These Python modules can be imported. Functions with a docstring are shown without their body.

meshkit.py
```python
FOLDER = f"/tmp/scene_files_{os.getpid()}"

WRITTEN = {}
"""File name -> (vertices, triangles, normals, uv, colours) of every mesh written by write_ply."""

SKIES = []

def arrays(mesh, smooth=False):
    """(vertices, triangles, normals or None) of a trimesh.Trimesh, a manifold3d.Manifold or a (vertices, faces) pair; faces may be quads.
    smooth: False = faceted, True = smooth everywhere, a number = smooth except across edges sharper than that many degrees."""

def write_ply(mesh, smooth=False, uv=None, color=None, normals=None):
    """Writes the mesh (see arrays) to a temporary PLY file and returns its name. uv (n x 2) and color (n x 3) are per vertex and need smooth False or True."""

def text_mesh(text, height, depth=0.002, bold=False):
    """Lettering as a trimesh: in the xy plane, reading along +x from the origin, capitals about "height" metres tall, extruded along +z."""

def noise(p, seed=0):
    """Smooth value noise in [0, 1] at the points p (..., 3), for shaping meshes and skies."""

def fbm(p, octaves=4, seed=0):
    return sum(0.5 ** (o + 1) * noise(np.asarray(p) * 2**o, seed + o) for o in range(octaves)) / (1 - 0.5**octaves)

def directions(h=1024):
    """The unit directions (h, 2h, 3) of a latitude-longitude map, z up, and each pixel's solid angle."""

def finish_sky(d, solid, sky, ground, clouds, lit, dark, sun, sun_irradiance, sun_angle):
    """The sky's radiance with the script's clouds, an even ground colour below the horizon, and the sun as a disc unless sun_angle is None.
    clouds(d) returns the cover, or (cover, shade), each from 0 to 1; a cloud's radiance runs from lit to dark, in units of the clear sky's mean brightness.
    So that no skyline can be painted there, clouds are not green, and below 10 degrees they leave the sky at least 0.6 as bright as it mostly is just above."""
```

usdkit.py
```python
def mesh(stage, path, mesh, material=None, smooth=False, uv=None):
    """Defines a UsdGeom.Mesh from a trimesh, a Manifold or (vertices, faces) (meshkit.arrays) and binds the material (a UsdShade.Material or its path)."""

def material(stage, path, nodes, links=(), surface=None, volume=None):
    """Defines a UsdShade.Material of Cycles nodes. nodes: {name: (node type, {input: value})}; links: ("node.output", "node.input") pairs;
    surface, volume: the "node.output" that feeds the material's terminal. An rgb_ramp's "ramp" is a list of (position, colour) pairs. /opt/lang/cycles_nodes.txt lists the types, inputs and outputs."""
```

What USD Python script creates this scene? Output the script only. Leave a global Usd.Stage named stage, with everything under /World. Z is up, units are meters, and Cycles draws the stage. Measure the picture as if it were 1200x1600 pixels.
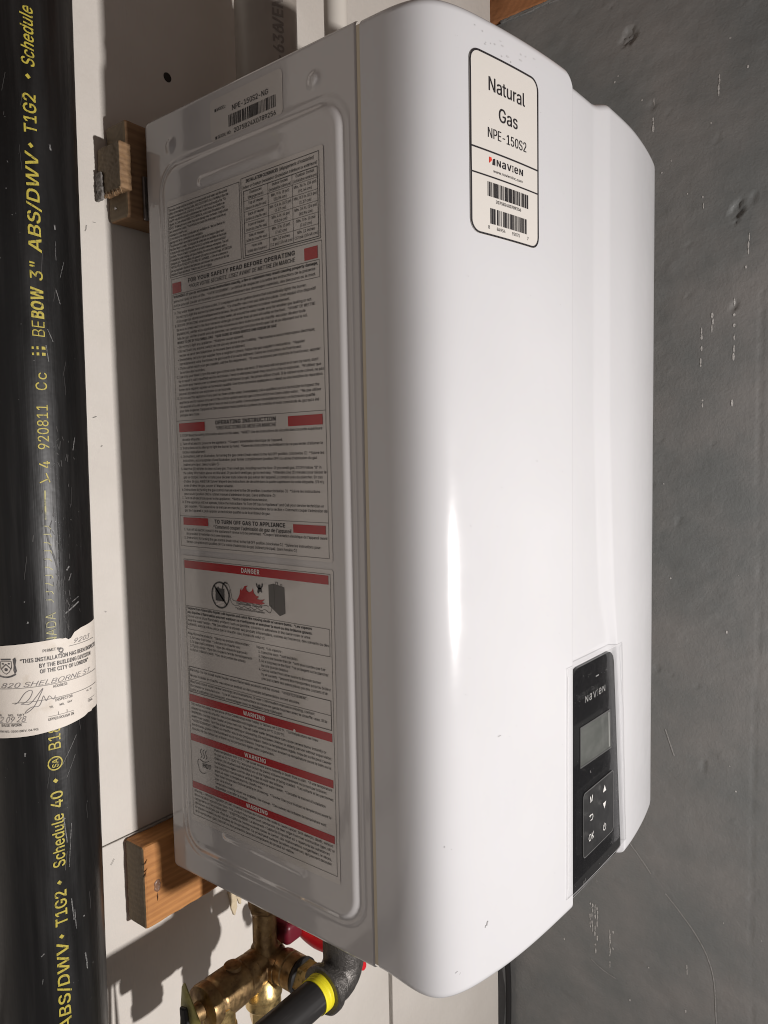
import math, glob, random
import numpy as np, trimesh, usdkit, meshkit
import manifold3d as m3
from shapely import affinity, box, union_all
from shapely.geometry import Polygon, Point, LineString
from PIL import Image, ImageDraw, ImageFont
from pxr import Usd, UsdGeom, UsdLux, UsdShade, Gf, Sdf, Vt

rng = random.Random(7)
nrng = np.random.default_rng(7)
stage = Usd.Stage.CreateInMemory()
UsdGeom.SetStageUpAxis(stage, UsdGeom.Tokens.z)
UsdGeom.SetStageMetersPerUnit(stage, 1.0)
UsdGeom.Xform.Define(stage, '/World')

# ------------------------------------------------------------------ camera
cam = UsdGeom.Camera.Define(stage, '/World/camera')
CAM = np.array([-0.41406, -0.58351, 0.38793])
FPX = 1144.36
r_, u_, d_ = np.array([.60781263, -.79385902, -.01875261]), np.array([.06750772, .02812798, .99732218]), np.array([.79120573, .60745096, -.07068816])
M = Gf.Matrix4d(*r_, 0, *u_, 0, *(-d_), 0, *CAM, 1)
cam.AddTransformOp().Set(M)
cam.CreateHorizontalApertureAttr(24.0)
cam.CreateVerticalApertureAttr(32.0)
cam.CreateFocalLengthAttr(24.0 * FPX / 1200)
cam.CreateClippingRangeAttr(Gf.Vec2f(0.01, 50))
cam.CreateFStopAttr(0.0)
cam.CreateExposureAttr(0.0)

# ------------------------------------------------------------------ light
LAMP = np.array([0.038, -1.50, 0.10])
lamp = UsdLux.RectLight.Define(stage, '/World/work_lamp')
lamp.CreateWidthAttr(0.035)
lamp.CreateHeightAttr(0.038)
lamp.CreateIntensityAttr(5350.0)
lamp.CreateColorAttr(Gf.Vec3f(1.0, 0.962, 0.94))
aim = np.array([0.05, -0.1, 0.22]) - LAMP
aim /= np.linalg.norm(aim)
rt = np.cross(aim, [0, 0, 1]); rt /= np.linalg.norm(rt); up = np.cross(rt, aim)
lamp.AddTransformOp().Set(Gf.Matrix4d(*rt, 0, *up, 0, *(-aim), 0, *LAMP, 1))
dome = UsdLux.DomeLight.Define(stage, '/World/room_ambience')
dm = usdkit.material(stage, '/World/Looks/room_ambience', {'b': ('background_shader', {'color': (1.0, .92, .895), 'strength': 0.21})}, [], surface='b.background')
UsdShade.MaterialBindingAPI.Apply(dome.GetPrim()).Bind(dm)

# ------------------------------------------------------------------ helpers
used = {}
LOC = {}
def free(path):
    n = used.get(path, 0); used[path] = n + 1
    return path if n == 0 else f'{path}_{n:03d}'
def meta(prim, label=None, cat=None, group=None, kind=None):
    for k, v in (('label', label), ('category', cat), ('group', group), ('kind', kind)):
        if v: prim.SetCustomDataByKey(k, v)
def thing(name, label, cat, loc=(0, 0, 0), group=None, kind=None):
    path = free('/World/' + name)
    x = UsdGeom.Xform.Define(stage, path); x.AddTranslateOp().Set(Gf.Vec3d(*map(float, loc)))
    LOC[path] = np.array(loc, float)
    meta(x.GetPrim(), label, cat, group, kind)
    return path
def part(parent, name, mesh, mat, smooth=35, label=None, kind=None):
    """mesh in world coordinates, stored relative to its thing."""
    path = free(f'{parent}/{name}')
    root = '/'.join(path.split('/')[:3])
    v, f, n = meshkit.arrays(mesh, smooth)
    if n is None:
        v = v - LOC[root]; m = usdkit.mesh(stage, path, (v, f), mat)
    else:
        m = usdkit.mesh(stage, path, (v - LOC[root], f), mat)
        m.CreateNormalsAttr(Vt.Vec3fArray.FromNumpy(n.astype(np.float32))); m.SetNormalsInterpolation('vertex')
    meta(m.GetPrim(), label, None, None, kind)
    return path

def mat(name, color, rough=.5, metal=0.0, spec=.5, var=None, bump=None, coat=0.0, coat_rough=.05, rvar=None, extra=None):
    """var=(scale xyz or float, second colour, lo, hi, detail); bump=[(scale, distance, detail)...]; rvar=(scale, lo, hi)"""
    N = {'p': ('principled_bsdf', {'base_color': color, 'roughness': rough, 'metallic': metal, 'specular_ior_level': spec, 'coat_weight': coat, 'coat_roughness': coat_rough}),
         'g': ('geometry', {})}
    L = []
    def vec(sc, tag):
        s = (sc,) * 3 if np.ndim(sc) == 0 else sc
        N['m' + tag] = ('mapping', {'scale': s}); L.append(('g.position', f'm{tag}.vector'))
        return f'm{tag}.vector'
    if var:
        v = vec(var[0], 'v')
        N['nv'] = ('noise_texture', {'scale': 1.0, 'detail': float(var[4] if len(var) > 4 else 4), 'roughness': .6}); L.append((v, 'nv.vector'))
        N['rv'] = ('rgb_ramp', {'ramp': [(var[2], color), (var[3], var[1])]}); L += [('nv.fac', 'rv.fac'), ('rv.color', 'p.base_color')]
    if rvar:
        v = vec(rvar[0], 'r')
        N['nr'] = ('noise_texture', {'scale': 1.0, 'detail': 4.0}); L.append((v, 'nr.vector'))
        N['rr'] = ('map_range', {'from_min': .35, 'from_max': .65, 'to_min': rvar[1], 'to_max': rvar[2], 'clamp': True}); L += [('nr.fac', 'rr.value'), ('rr.result', 'p.roughness')]
    prev = None
    for i, (sc, dist, det) in enumerate(bump or []):
        v = vec(sc, f'b{i}')
        N[f'nb{i}'] = ('noise_texture', {'scale': 1.0, 'detail': float(det), 'roughness': .6}); L.append((v, f'nb{i}.vector'))
        N[f'bp{i}'] = ('bump', {'distance': dist, 'strength': 1.0}); L.append((f'nb{i}.fac', f'bp{i}.height'))
        if prev: L.append((prev, f'bp{i}.normal'))
        prev = f'bp{i}.normal'
    if prev: L.append((prev, 'p.normal'))
    return usdkit.material(stage, '/World/Looks/' + name, N, L, surface='p.BSDF')

def wood(name, light, dark, center, scale=60, rough=.65, end=(.20, .15, .095)):
    N = {'g': ('geometry', {}), 'm': ('mapping', {'location': (0, -center[0] * 1, -center[1] * 1), 'scale': (.12, 1, 1)}),
         'w': ('wave_texture', {'wave_type': 'rings', 'rings_direction': 'x', 'scale': float(scale), 'distortion': 1.6, 'detail': 3.0, 'detail_scale': 1.5}),
         'm2': ('mapping', {'scale': (30, 500, 500)}), 'n': ('noise_texture', {'scale': 1.0, 'detail': 5.0, 'roughness': .65}),
         'm3': ('mapping', {'scale': (25, 40, 40)}), 'n3': ('noise_texture', {'scale': 1.0, 'detail': 3.0}),
         'mx': ('mix', {'mix_type': 'mix', 'fac': .78}), 'mx3': ('mix', {'mix_type': 'mix', 'fac': .4}), 'r': ('rgb_ramp', {'ramp': [(.22, dark), (.62, light)]}),
         'b': ('bump', {'distance': .0006, 'strength': .8}), 'p': ('principled_bsdf', {'roughness': rough, 'specular_ior_level': .3})}
    L = [('g.position', 'm.vector'), ('m.vector', 'w.vector'), ('g.position', 'm2.vector'), ('m2.vector', 'n.vector'), ('g.position', 'm3.vector'), ('m3.vector', 'n3.vector'),
         ('w.color', 'mx.color1'), ('n.color', 'mx.color2'), ('mx.color', 'mx3.color1'), ('n3.color', 'mx3.color2'), ('mx3.color', 'r.fac'), ('r.color', 'p.base_color'),
         ('n.fac', 'b.height'), ('b.normal', 'p.normal')]
    L.remove(('r.color', 'p.base_color'))
    N.update({'sx': ('separate_xyz', {}), 'ax': ('math', {'math_type': 'absolute'}), 'sm': ('map_range', {'range_type': 'smoothstep', 'from_min': .55, 'from_max': .85, 'to_min': 0.0, 'to_max': 1.0}), 'rend': ('rgb_ramp', {'ramp': [(.2, tuple(c * .6 for c in end)), (.7, end)]}), 'mend': ('mix', {'mix_type': 'mix'})})
    L += [('g.true_normal', 'sx.vector'), ('sx.x', 'ax.value1'), ('ax.value', 'sm.value'), ('mx3.color', 'rend.fac'), ('sm.result', 'mend.fac'), ('r.color', 'mend.color1'), ('rend.color', 'mend.color2'), ('mend.color', 'p.base_color')]
    return usdkit.material(stage, '/World/Looks/' + name, N, L, surface='p.BSDF')

def rbox(lo, hi, r=.003, seg=12):
    lo, hi = np.array(lo, float), np.array(hi, float)
    s = m3.Manifold.sphere(r, seg)
    return m3.Manifold.batch_hull([s.translate([float(t) for t in (np.where([a, b, c], hi - r, lo + r))]) for a in (0, 1) for b in (0, 1) for c in (0, 1)])
def tm(m):
    if isinstance(m, trimesh.Trimesh): return m
    v, f, _ = meshkit.arrays(m); return trimesh.Trimesh(v, f, process=True)
def rough_up(m, edge, amp, freq, seed=0):
    m = tm(m)
    v, f = trimesh.remesh.subdivide_to_size(m.vertices, m.faces, edge, max_iter=12)
    m = trimesh.Trimesh(v, f, process=True)
    n = m.vertex_normals
    m.vertices = m.vertices + n * ((meshkit.fbm(m.vertices * freq, 3, seed) - .5) * 2 * amp)[:, None]
    return m
def lathe(p0, axis, prof, seg=40, hexes=()):
    """turned solid: prof = [(distance along axis, radius)...], closed at both ends."""
    axis = np.array(axis, float); axis /= np.linalg.norm(axis)
    a = np.cross(axis, [0, 0, 1] if abs(axis[2]) < .9 else [0, 1, 0]); a /= np.linalg.norm(a); b = np.cross(axis, a)
    th = np.arange(seg) * 2 * np.pi / seg
    V = [np.array(p0) + axis * prof[0][0]]
    for t, r in prof:
        V += list(np.array(p0) + axis * t + r * (np.cos(th)[:, None] * a + np.sin(th)[:, None] * b))
    V.append(np.array(p0) + axis * prof[-1][0])
    F = []
    for j in range(seg): F.append((0, 1 + (j + 1) % seg, 1 + j))
    for i in range(len(prof) - 1):
        for j in range(seg):
            q = 1 + i * seg; k = (j + 1) % seg
            F += [(q + j, q + k, q + seg + k), (q + j, q + seg + k, q + seg + j)]
    q = 1 + (len(prof) - 1) * seg
    for j in range(seg): F.append((q + j, q + (j + 1) % seg, len(V) - 1))
    return trimesh.Trimesh(np.array(V), np.array(F), process=False)
def tube(pts, r, seg=14):
    pts = np.array(pts, float); V, F = [], []
    t = np.gradient(pts, axis=0); t /= np.linalg.norm(t, axis=1)[:, None]
    a = np.cross(t[0], [1, .3, .2]); a /= np.linalg.norm(a)
    th = np.arange(seg) * 2 * np.pi / seg
    rr = np.full(len(pts), r) if np.ndim(r) == 0 else np.array(r)
    for i, p in enumerate(pts):
        a = a - t[i] * (a @ t[i]); a /= np.linalg.norm(a); b = np.cross(t[i], a)
        V += list(p + rr[i] * (np.cos(th)[:, None] * a + np.sin(th)[:, None] * b))
    for i in range(len(pts) - 1):
        for j in range(seg):
            k = (j + 1) % seg; F += [(i * seg + j, i * seg + k, i * seg + seg + k), (i * seg + j, i * seg + seg + k, i * seg + seg + j)]
    n = len(V); V += [pts[0], pts[-1]]
    for j in range(seg): F += [(n, (j + 1) % seg, j), (n + 1, n - seg + j, n - seg + (j + 1) % seg)]
    return trimesh.Trimesh(np.array(V), np.array(F), process=False)
def spline(ctrl, n=40):
    from scipy.interpolate import CubicSpline
    c = np.array(ctrl, float); t = np.r_[0, np.cumsum(np.linalg.norm(np.diff(c, axis=0), axis=1))]
    return CubicSpline(t, c)(np.linspace(0, t[-1], n))
def grid(P):
    """P (n, m, 3) -> trimesh"""
    n, m = P.shape[:2]; i = np.arange(n * m).reshape(n, m)
    q = np.stack([i[:-1, :-1], i[1:, :-1], i[1:, 1:], i[:-1, 1:]], -1).reshape(-1, 4)
    return trimesh.Trimesh(P.reshape(-1, 3), np.vstack([q[:, [0, 1, 2]], q[:, [0, 2, 3]]]), process=False)
def cat(ms): return trimesh.util.concatenate([tm(m) for m in ms])
def sstep(a, b, x): t = np.clip((x - a) / (b - a), 0, 1); return t * t * (3 - 2 * t)

# ------------------------------------------------------------------ flat print
FONTFILE = glob.glob('/opt/blender-*/*/datafiles/fonts/Inter.woff2')[0]
_fonts, _glyphs = {}, {}
def font(size, w):
    if (size, w) not in _fonts:
        f = ImageFont.truetype(FONTFILE, size); f.set_variation_by_axes([14, w]); _fonts[size, w] = f
    return _fonts[size, w]
def tri(shape):
    V, F, n = [], [], 0
    for g in getattr(shape, 'geoms', [shape]):
        if g.geom_type != 'Polygon' or g.is_empty or g.area <= 0: continue
        v, f = trimesh.creation.triangulate_polygon(g, engine='earcut')
        V.append(v); F.append(np.array(f) + n); n += len(v)
    if not V: return np.zeros((0, 2)), np.zeros((0, 3), int)
    return np.vstack(V), np.vstack(F)
def glyph(ch, w, size):
    k = (ch, w, size)
    if k in _glyphs: return _glyphs[k]
    f = font(size, w); adv = f.getlength(ch); cap = size * .727
    x0, y0, x1, y1 = f.getbbox(ch, anchor='ls')
    if x1 <= x0 or y1 <= y0 or ch == ' ':
        _glyphs[k] = (np.zeros((0, 2)), np.zeros((0, 3), int), adv / cap); return _glyphs[k]
    im = Image.new('L', (int(x1 - x0 + 8), int(y1 - y0 + 8)))
    ImageDraw.Draw(im).text((4 - x0, 4 - y0), ch, 255, f, anchor='ls')
    on = np.pad(np.asarray(im) > 127, ((0, 0), (1, 1))).astype(np.int8)
    rows, st = np.nonzero(np.diff(on, axis=1) == 1); en = np.nonzero(np.diff(on, axis=1) == -1)[1]
    if len(rows) == 0:
        _glyphs[k] = (np.zeros((0, 2)), np.zeros((0, 3), int), adv / cap); return _glyphs[k]
    sh = union_all(box(st, -rows - 1, en, -rows)).buffer(.6).buffer(-.6).simplify(.7)
    v, fc = tri(sh)
    v = (v + [x0 - 4, 4 - y0]) / cap
    _glyphs[k] = (v, fc, adv / cap); return _glyphs[k]
class Ink:
    """collects flat shapes in label coordinates (a along reading, b up)"""
    def __init__(s): s.V, s.F, s.n = [], [], 0
    def add(s, v, f):
        if len(v) == 0: return
        s.V.append(np.asarray(v, float)); s.F.append(np.asarray(f) + s.n); s.n += len(v)
    def shape(s, g): s.add(*tri(g))
    def rect(s, a0, b0, a1, b1): s.add([(a0, b0), (a1, b0), (a1, b1), (a0, b1)], [(0, 1, 2), (0, 2, 3)])
    def frame(s, a0, b0, a1, b1, t=.0004):
        s.rect(a0, b0, a1, b0 + t); s.rect(a0, b1 - t, a1, b1); s.rect(a0, b0 + t, a0 + t, b1 - t); s.rect(a1 - t, b0 + t, a1, b1 - t)
    def line(s, pts, t): s.shape(LineString(pts).buffer(t / 2, cap_style=2, quad_segs=3))
    def poly(s, pts): s.shape(Polygon(pts).buffer(0))
    def text(s, t, a, b, h, w=400, width=None, align='l', italic=0.0, size=40, track=0.0, xs=1.0, maxw=None):
        x, out = 0.0, []
        for ch in t:
            v, f, adv = glyph(ch, w, size)
            if len(v): out.append((v + [x, 0], f))
            x += adv + track
        x = max(x - track, 1e-6)
        k = xs
        if width: k = width / (x * h)
        if maxw and x * h * k > maxw: k = maxw / (x * h)
        off = {'l': 0, 'c': -.5, 'r': -1}[align] * x * h * k
        for v, f in out:
            q = v.copy(); q[:, 0] += italic * q[:, 1]
            s.add(q * [h * k, h] + [a + off, b], f)
        return x * h * k
    def bars(s, a0, a1, b0, b1, seed, n=34, lo=.25):
        r = random.Random(seed); ws = [r.choice([1, 1, 1, 2, 2, 3]) for _ in range(2 * n + 1)]; u = (a1 - a0) / sum(ws); a = a0
        for i, w in enumerate(ws):
            if i % 2 == 0: s.rect(a, b0, a + w * u, b1)
            a += w * u
    def mesh(s, mapf, edge=None):
        v, f = np.vstack(s.V), np.vstack(s.F)
        if edge:
            v3, f = trimesh.remesh.subdivide_to_size(np.c_[v, np.zeros(len(v))], f, edge, max_iter=14); v = v3[:, :2]
        P = mapf(v[:, 0], v[:, 1])
        e = np.cross(P[f[:, 1]] - P[f[:, 0]], P[f[:, 2]] - P[f[:, 0]]); 
        return trimesh.Trimesh(P, f, process=False)

# ------------------------------------------------------------------ materials
ENAMEL = mat('white_enamel', (.548, .545, .556), .19, spec=.5, bump=[(70, .00003, 2)], rvar=(25, .16, .21), var=(7, (.528, .525, .535), .35, .7, 5))
ENAMEL_SIDE = mat('white_enamel_case', (.53, .515, .51), .08, spec=.5, bump=[(120, .00004, 2)], rvar=(50, .05, .11))
CREAM = mat('cream_gasket', (.62, .55, .42), .6)
STICKER = mat('sticker_paper', (.58, .55, .51), .3, spec=.4, bump=[(90, .00015, 2)])
LABEL = mat('label_film', (.58, .555, .53), .12, spec=.5, bump=[(60, .00006, 2)])
INK = mat('black_ink', (.025, .023, .025), .4)
INKGREY = mat('grey_ink', (.10, .095, .09), .5)
RED = mat('red_ink', (.42, .025, .03), .25, var=(40, (.36, .03, .035), .3, .7))
WHITEINK = mat('white_ink', (.75, .70, .68), .4)
BLACKGLASS = mat('black_glass_panel', (.008, .008, .009), .10, spec=.4, rvar=(45, .06, .18), bump=[(40, .0002, 2)], var=(300, (.03, .03, .03), .66, .8, 8))
LCD = mat('display_glass', (.085, .09, .083), .12, spec=.5, var=((30, 30, 60), (.12, .123, .115), .35, .7))
KEYS = mat('keypad_plastic', (.022, .022, .023), .3, var=(60, (.034, .034, .034), .4, .7), bump=[(60, .0003, 2)])
ICON = mat('icon_print', (.72, .71, .68), .5)
ABS = mat('black_abs', (.007, .0068, .0068), .34, spec=.42, var=((120, 120, 6), (.018, .017, .0165), .5, .8, 6), bump=[((420, 420, 4), .00012, 3), (50, .0003, 3)], rvar=((90, 90, 10), .26, .46))
YELLOW = mat('yellow_print', (.46, .38, .05), .5, var=(420, (.08, .07, .02), .54, .68, 4))
YELLOWPALE = mat('faded_yellow_print', (.36, .33, .12), .5, var=(300, (.08, .08, .05), .45, .65, 3))
PAPER = mat('aged_paper', (.74, .68, .61), .6, var=(70, (.62, .55, .46), .55, .78, 5), bump=[(220, .0002, 3)])
SCUFF = mat('scuff', (.20, .195, .19), .7, var=(700, (.06, .06, .06), .45, .6, 3))
SCUFF2 = mat('scuff_dark', (.06, .057, .055), .6)
WALLPAINT = mat('white_wall_paint', (.70, .655, .60), .72, spec=.25, var=(9, (.64, .595, .54), .4, .75, 6), bump=[((500, 500, 60), .0003, 4), (130, .0005, 4)])
CRACK = mat('joint_shadow_filler', (.30, .27, .24), .9)
CONCRETE = mat('grey_wall_paint', (.165, .170, .166), .46, spec=.45, var=(7, (.225, .215, .205), .38, .68, 8), bump=[(45, .0010, 4), (240, .0006, 5)], rvar=(30, .36, .6))
CHALK = mat('chalky_drip', (.62, .60, .57), .8, var=(900, (.3, .29, .28), .45, .6, 3))
PVC = mat('white_pvc', (.36, .325, .285), .4, var=(25, (.31, .28, .245), .4, .7))
CONDUIT = mat('white_conduit', (.66, .62, .56), .4)
BRASS = mat('brass', (.68, .50, .22), .3, metal=1.0, rvar=(200, .24, .45), var=(150, (.52, .37, .17), .45, .75, 5), bump=[(500, .00008, 3)])
BRONZE = mat('dull_brass', (.40, .27, .13), .38, metal=.92, rvar=(160, .3, .6), var=(110, (.19, .115, .06), .4, .7, 6), bump=[(500, .0001, 3)])
IRON = mat('cast_iron', (.12, .112, .105), .36, metal=.75, bump=[(700, .0006, 3)], rvar=(250, .28, .5))
BLACKPIPE = mat('black_steel_pipe', (.022, .021, .021), .33, spec=.5, var=((20, 300, 300), (.06, .057, .055), .58, .75, 4), bump=[((30, 400, 400), .0002, 3)])
TAPE = mat('yellow_tape', (.75, .66, .02), .45)
REDP = mat('red_vinyl', (.55, .012, .02), .35, spec=.4)
RUBBER = mat('black_rubber', (.014, .013, .013), .5)
TAGP = mat('yellowed_tag', (.60, .55, .22), .3, var=(150, (.46, .40, .10), .4, .7))
STEEL = mat('zinc_steel', (.30, .28, .27), .35, metal=.9, rvar=(90, .25, .5))
WOOD_LOW = wood('fir_board', (.54, .25, .085), (.27, .105, .035), (.028, .02), 55)
WOOD_UP = wood('aged_board', (.30, .18, .095), (.13, .07, .038), (.03, .70), 60)
WOOD_BLK = wood('splintered_block', (.31, .19, .10), (.12, .07, .038), (.05, .60), 80)
WOOD_SILL = wood('sill_plate_wood', (.46, .20, .085), (.22, .09, .04), (.2, 1.3), 30, end=(.46, .20, .085))
GLASSFILM = usdkit.material(stage, '/World/Looks/clear_film', {
    't': ('transparent_bsdf', {'color': (.93, .93, .93)}), 'gl': ('glossy_bsdf', {'color': (.9, .9, .9), 'roughness': .06}), 'f': ('fresnel', {'IOR': 1.16}), 'm': ('mix_closure', {}), 'g': ('geometry', {}),
    'mp': ('mapping', {'scale': (70, 70, 30)}), 'n': ('noise_texture', {'scale': 1.0, 'detail': 2.0}), 'b': ('bump', {'distance': .0008})},
    [('g.position', 'mp.vector'), ('mp.vector', 'n.vector'), ('n.fac', 'b.height'), ('b.normal', 'gl.normal'), ('b.normal', 'f.normal'), ('f.fac', 'm.fac'), ('t.BSDF', 'm.closure1'), ('gl.BSDF', 'm.closure2')] if False else
    [('g.position', 'mp.vector'), ('mp.vector', 'n.vector'), ('n.fac', 'b.height'), ('b.normal', 'gl.normal'), ('f.fac', 'm.fac'), ('t.BSDF', 'm.closure1'), ('gl.BSDF', 'm.closure2')], surface='m.closure')

H, W = .695, .44
WALLY = .043
# ------------------------------------------------------------------ walls
ww = thing('white_wall', 'white painted board wall behind the water heater with a thin level joint', 'wall', (0, WALLY, 0), kind='structure')
def panel(x0, x1, z0, z1): return rough_up(rbox((x0, WALLY, z0), (x1, WALLY + .012, z1), .0012, 8), .05, .0006, 14, 3)
part(ww, 'wall_panel', panel(-1.6, .72, .0262, 1.5), WALLPAINT)
part(ww, 'wall_panel', panel(-1.6, .3925, -1.3, .0250), WALLPAINT)
part(ww, 'wall_panel', panel(.4015, .72, -1.3, .0250), WALLPAINT)
part(ww, 'joint_backing', tm(rbox((.38, WALLY + .0135, -1.3), (.41, WALLY + .02, .03), .001)), CRACK)
part(ww, 'screw_hole', lathe((.061, WALLY - .0006, .772), (0, 1, 0), [(0, .0044), (.0004, .0046)], 20), RUBBER, label='small dark hole drilled above the upper board')
blob = [(.101, -.093), (.107, -.088), (.113, -.092), (.118, -.099), (.1165, -.112), (.113, -.104), (.110, -.100), (.1105, -.113), (.108, -.121), (.1045, -.112), (.1035, -.102)]
g = trimesh.creation.extrude_polygon(Polygon(blob).buffer(.001), .0025, engine='earcut')
gv = g.vertices; g.vertices = np.c_[gv[:, 0], WALLY - .0001 - gv[:, 2], gv[:, 1]]; g.invert()
part(ww, 'dried_glue', rough_up(g, .002, .0008, 300, 4), mat('dried_glue', (.62, .52, .36), .5), label='pale dried glue dribble under the heater')
# nail dings and scuffs on the white wall beside the pipe
ink = Ink()
for (x, z, l, a) in [(-.036, .6, .006, 1.3), (-.037, .432, .004, .3), (-.03, .405, .002, 1), (-.028, .61, .0025, 0), (-.034, .25, .0015, 0), (-.040, .005, .006, .9)]:
    ink.line([(x, z), (x + l * math.cos(a) * .5, z + l * math.sin(a) * .4), (x + l * math.cos(a), z + l * math.sin(a))], .0004)
part(ww, 'scuff_marks', ink.mesh(lambda a, b: np.c_[a, np.full(len(a), WALLY - .0012), b]), INKGREY, smooth=False)

CX = .75
cw = thing('concrete_wall', 'grey painted concrete wall at right with chips and pale drips', 'wall', (CX, 0, 0), kind='structure')
ys = np.r_[np.linspace(-1.5, -.5, 40)[:-1], np.linspace(-.5, .07, 150)]
zs = np.r_[np.linspace(-1.6, -.62, 30)[:-1], np.linspace(-.62, 1.125, 440)]
Y, Z = np.meshgrid(ys, zs)
Pn = np.stack([np.zeros_like(Y), Y, Z], -1)
hgt = (meshkit.fbm(Pn * 7, 3, 1) - .5) * .003 + (meshkit.fbm(Pn * 45, 4, 2) - .5) * .0018 * sstep(.45, .62, meshkit.fbm(Pn * 6, 2, 9))
hgt = hgt + (meshkit.fbm(Pn * [1, 30, 70], 3, 5) - .5) * .0008
pits = [(-.182, 1.029, .009, .013, .006), (-.172, 1.022, .005, .007, .004), (-.335, .734, .009, .015, .005), (-.357, .748, .004, .009, .003), (-.215, .915, .006, .007, .002), (-.31, .84, .003, .008, .002), (-.335, .60, .004, .009, .003), (-.23, .05, .006, .009, .002), (-.30, -.09, .004, .008, .003)]
for (py, pz, ry, rz, dp) in pits:
    q = ((Y - py) / ry) ** 2 + ((Z - pz) / rz) ** 2 + (meshkit.fbm(Pn * 120, 3, 3) - .5) * 2.4
    hgt = hgt - dp * .7 * (1 - sstep(.5, 1.0, q)) + .0004 * np.exp(-((q - 1.2) / .3) ** 2) * (meshkit.noise(Pn * 90, 4) > .45)
for _ in range(130):
    py, pz, r = nrng.uniform(-.5, .06), nrng.uniform(-.6, 1.1), nrng.uniform(.0012, .0034)
    q = ((Y - py) ** 2 + (Z - pz) ** 2) / r ** 2
    hgt = hgt + nrng.choice([.0016, -.0018]) * np.exp(-q)
crack = np.abs(Y + .371 + .002 * np.sin(Z * 9) + (meshkit.noise(Pn * 60, 8) - .5) * .003)
hgt = hgt - .0012 * np.exp(-(crack / .0014) ** 2) * (Z < .62)
part(cw, 'wall_surface', grid(np.stack([CX - hgt, Y, Z], -1)[:, ::-1]), CONCRETE, smooth=True)
part(cw, 'wall_body', tm(rbox((CX + .012, -1.5, -1.6), (CX + .25, .3, 1.115), .004)), CONCRETE)
drips = Ink()
def drip(y, z0, z1, w=.0016, gaps=.35, seed=0):
    r = random.Random(seed); z = z0
    while z > z1:
        l = r.uniform(.002, .012)
        if r.random() > gaps: drips.shape(affinity.scale(Point(y + r.uniform(-.0008, .0008), z - l / 2).buffer(1, 3), w * r.uniform(.4, 1), l / 2))
        z -= l
for i, a in enumerate([(-.218, .925, .875), (-.29, .765, .735), (-.352, .70, .675), (-.349, .655, .645), (-.335, .625, .50), (-.305, .595, .565), (-.29, .575, .52), (-.292, .49, .46), (-.12, -.375, -.418), (-.124, -.375, -.425), (-.129, -.375, -.43), (-.133, -.378, -.445), (-.155, -.41, -.47), (-.161, -.41, -.44), (-.13, -.445, -.46), (-.334, .5, .46), (-.31, .93, .90), (-.28, -.42, -.43)]):
    drip(*a, w=.0019 if i < 8 else .0015, gaps=.3 if i > 7 else .5, seed=i)
for _ in range(38): 
    y, z, r = nrng.uniform(-.42, .03), nrng.uniform(-.55, 1.05), nrng.uniform(.0005, .0016); drips.shape(affinity.scale(Point(y, z).buffer(1, 2), r, r * nrng.uniform(.7, 1.8)))
def onconc(off):
    from scipy.interpolate import RegularGridInterpolator
    I = RegularGridInterpolator((zs, ys), hgt, bounds_error=False, fill_value=0)
    return lambda a, b: np.c_[CX - I(np.c_[b, a]) - off, a, b]
part(cw, 'paint_drips', drips.mesh(onconc(.0006), .003), CHALK, smooth=False, kind='stuff')
scr = Ink()
scr.line(spline([(-.165, -.225), (-.199, -.262), (-.222, -.29)], 12), .0022)
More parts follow.
